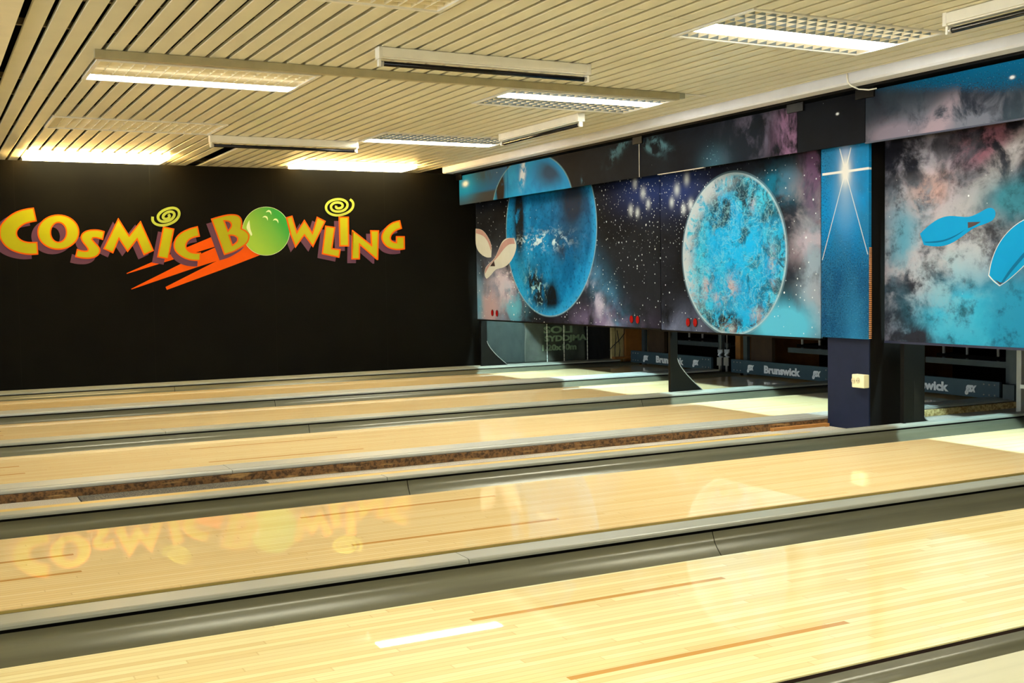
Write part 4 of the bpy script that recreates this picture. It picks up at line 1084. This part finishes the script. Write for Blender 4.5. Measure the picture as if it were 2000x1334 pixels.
# pinsetter fronts: one per pit
BX = 7.22
def pinsetter(k, label):
    a, b = LANES[k]
    y0, y1 = a-GW, b+GW-.03
    yc = (y0+y1)/2
    t = thing('sweep_bar', 'slate blue sweep bar with silver lettering, '+label, 'sweep bar', (BX, yc, .02))
    bar = MB().box(BX, BX+.03, y0+.01, y1, .018, .152).build('bar', M_SWEEP, t, bevel=.003)
    sh = {1: 0, 2: 0, 3: 0}[k]
    def tx(body, yl, yr, z, size, shear=0, off=.0045):
        text_mesh(body, size, M_LETTER, t, lambda p, q, r: Vector((BX-.001-r, yl-p*(yl-yr), z+q)), sx=.9999, shear=shear, off=off)
    tx('Brunswick', yc+.245, yc-.265, .046, .098)
    tx('gsx', yc+.500, yc+.395, .060, .100, .35, .005)
    tx('gsx', yc-.425, yc-.535, .060, .100, .35, .005)
    mb = MB()
    for yy in (y0+.05, y0+.10, y0+.15, y1-.05, y1-.10, y1-.15):
        for zz in (.045, .125): mb.tube([(BX-.004, yy, zz), (BX+.001, yy, zz)], .006, 8)
    mb.build('bolts', M_ALU, t)
    t = thing('pinsetter_frame', 'dark steel pinsetter frame with a grey setting table, '+label, 'pinsetter', (7.4, yc, 0))
    for yy in (y1-.06, y0+.03):
        MB().box(7.352, 7.39, yy-.03, yy+.03, -.2, 1.30).build('upright', M_STEEL, t)
    zt = .255
    MB().box(7.50, 7.53, y0+.08, y0+.98, zt-.022, zt+.026).build('setting_table', M_STEEL, t)
    MB().box(7.531, 8.1, y0+.10, y0+.95, zt-.01, zt+.0).build('table_plate', M_STEEL, t)
    for yy in (y0+.30, y0+.84, y0+.60): MB().tube([(7.56, yy, zt+.01), (7.56, yy, .60)], .012, 8).build('rod', M_ALU, t)
    MB().box(7.392, 7.43, y1-.42, y1-.10, -.2, 1.2).build('inner_board', M_PLYD, t)
    MB().box(7.54, 8.0, y0+.12, y0+.90, zt+.03, zt+.06).build('pin_cups', M_DARK, t)
pinsetter(1, 'behind the first foot plate, farthest pit'); pinsetter(2, 'in the pit of the second lane'); pinsetter(3, 'partly hidden by the pillar, rightmost pit')
postbox('pit_back_panel', 'black panel closing the pits behind the pinsetters', 'panel', 8.6, 8.64, -2, 12.3, -.2, 2.0, M_DARK)
for (yc, lb) in ((9.29, 'between the first two pits'), (7.52, 'between the second and third pits, right of the milky bags'), (5.72, 'right of the rightmost pit')):
    postbox('pit_divider_board', 'brown wooden partition board '+lb, 'board', 7.44, 8.5, yc-.05, yc+.03, -.2, 1.4, M_PLY)
# things between pit 1 and pit 2
for (px, lb) in ((1407, 'left'), (1420, 'right')):
    y, z = onX(px, 690, 7.26)
    t = thing('plastic_cup', '%s of two milky plastic cups on cords between the first pits' % lb, 'cup', (7.26, y, z-.03))
    MB().tube([(7.26, y, z-.04), (7.26, y, z-.02), (7.262, y+.004, z+.01), (7.258, y, z+.04)], .030, 10).build('cup', M_BAG, t)
    MB().tube([(7.258, y, z+.04), (7.26, y-.004, .62)], .004, 6).build('cord', M_EDGE, t)
    y2, z2 = onX(px-1, 706, 7.2)
    o = MB().box(7.19, 7.20, y2-.036, y2+.036, z2-.042, z2+.042).box(7.195, 7.21, y2-.012, y2+.012, -.2, z2-.042).build('notched_tag', M_EDGE, None, origin=(7.2, y2, z2)); tag(o, 'small grey notched plate under the %s plastic cup' % lb, 'plate')
# silver post and grey box at the right edge
yq = onX(1992, 760, 6.62)[0]
t = thing('steel_post', 'silver square steel post standing at the right edge of the photo', 'post', (6.62, yq, HC))
MB().box(6.605, 6.645, yq-.02, yq+.018, -.012, 1.2).build('post', M_ALU, t, bevel=.002)
y3, z3 = onX(1997, 755, 6.60)
MB().box(6.585, 6.604, y3-.03, y3+.008, z3-.012, z3+.014).build('clamp', M_WHITE, t)
y4, z4 = onX(1980, 715, 7.1)
postbox('grey_machine_cover', 'plain grey machine cover beside the silver post', 'cover', 7.1, 7.3, y4-.12, y4+.035, -.2, 1.0, M_STEEL)
y4, z4 = onX(1975, 760, 7.05)
postbox('grey_bracket', 'small grey bracket box low behind the silver post', 'bracket', 7.02, 7.10, y4-.05, y4+.05, HC, .16, M_STEEL)
postbox('sunlit_chipboard', 'yellowish chipboard strip right of the blue pillar, between dividers', 'board', 5.70, 7.1, 5.650, 5.671, -.16, .032, M_CHIPLIT)  # pale colour stands in for the pit light falling on it
# lamp that lights the pin decks, behind the masks
MM = MB().box(5.87, 5.90, 1.95, 11.2, .60, 2.05)
o = MM.build('pit_light_baffle', M_DARK, None, origin=(5.88, 6.5, .6)); tag(o, 'dark board hidden behind the mural panels', 'board')
LXp, LZp = 5.53, 1.02
for (ya, yb, lb) in ((9.7, 10.9, 'farthest'), (7.95, 9.15, 'second'), (6.1, 7.3, 'third'), (3.7, 4.9, 'nearest')):
    t = thing('pin_deck_light', 'tube light behind the mural panels over the %s lane end' % lb, 'tube light', (LXp, (ya+yb)/2, LZp))
    MB().tube([(LXp, ya, LZp), (LXp, yb, LZp)], .016, 10).build('tube', M_PITL, t)
    MB().box(LXp-.05, LXp-.03, ya-.05, yb+.05, LZp-.06, LZp+.08).box(LXp-.03, LXp+.06, ya-.05, yb+.05, LZp+.06, LZp+.08).build('housing', M_WHITE, t)
    MB().box(LXp-.03, LXp+.02, ya+.1, ya+.14, LZp+.08, ZC+.16).box(LXp-.03, LXp+.02, yb-.14, yb-.1, LZp+.08, ZC+.16).build('hanger', M_STEEL, t)
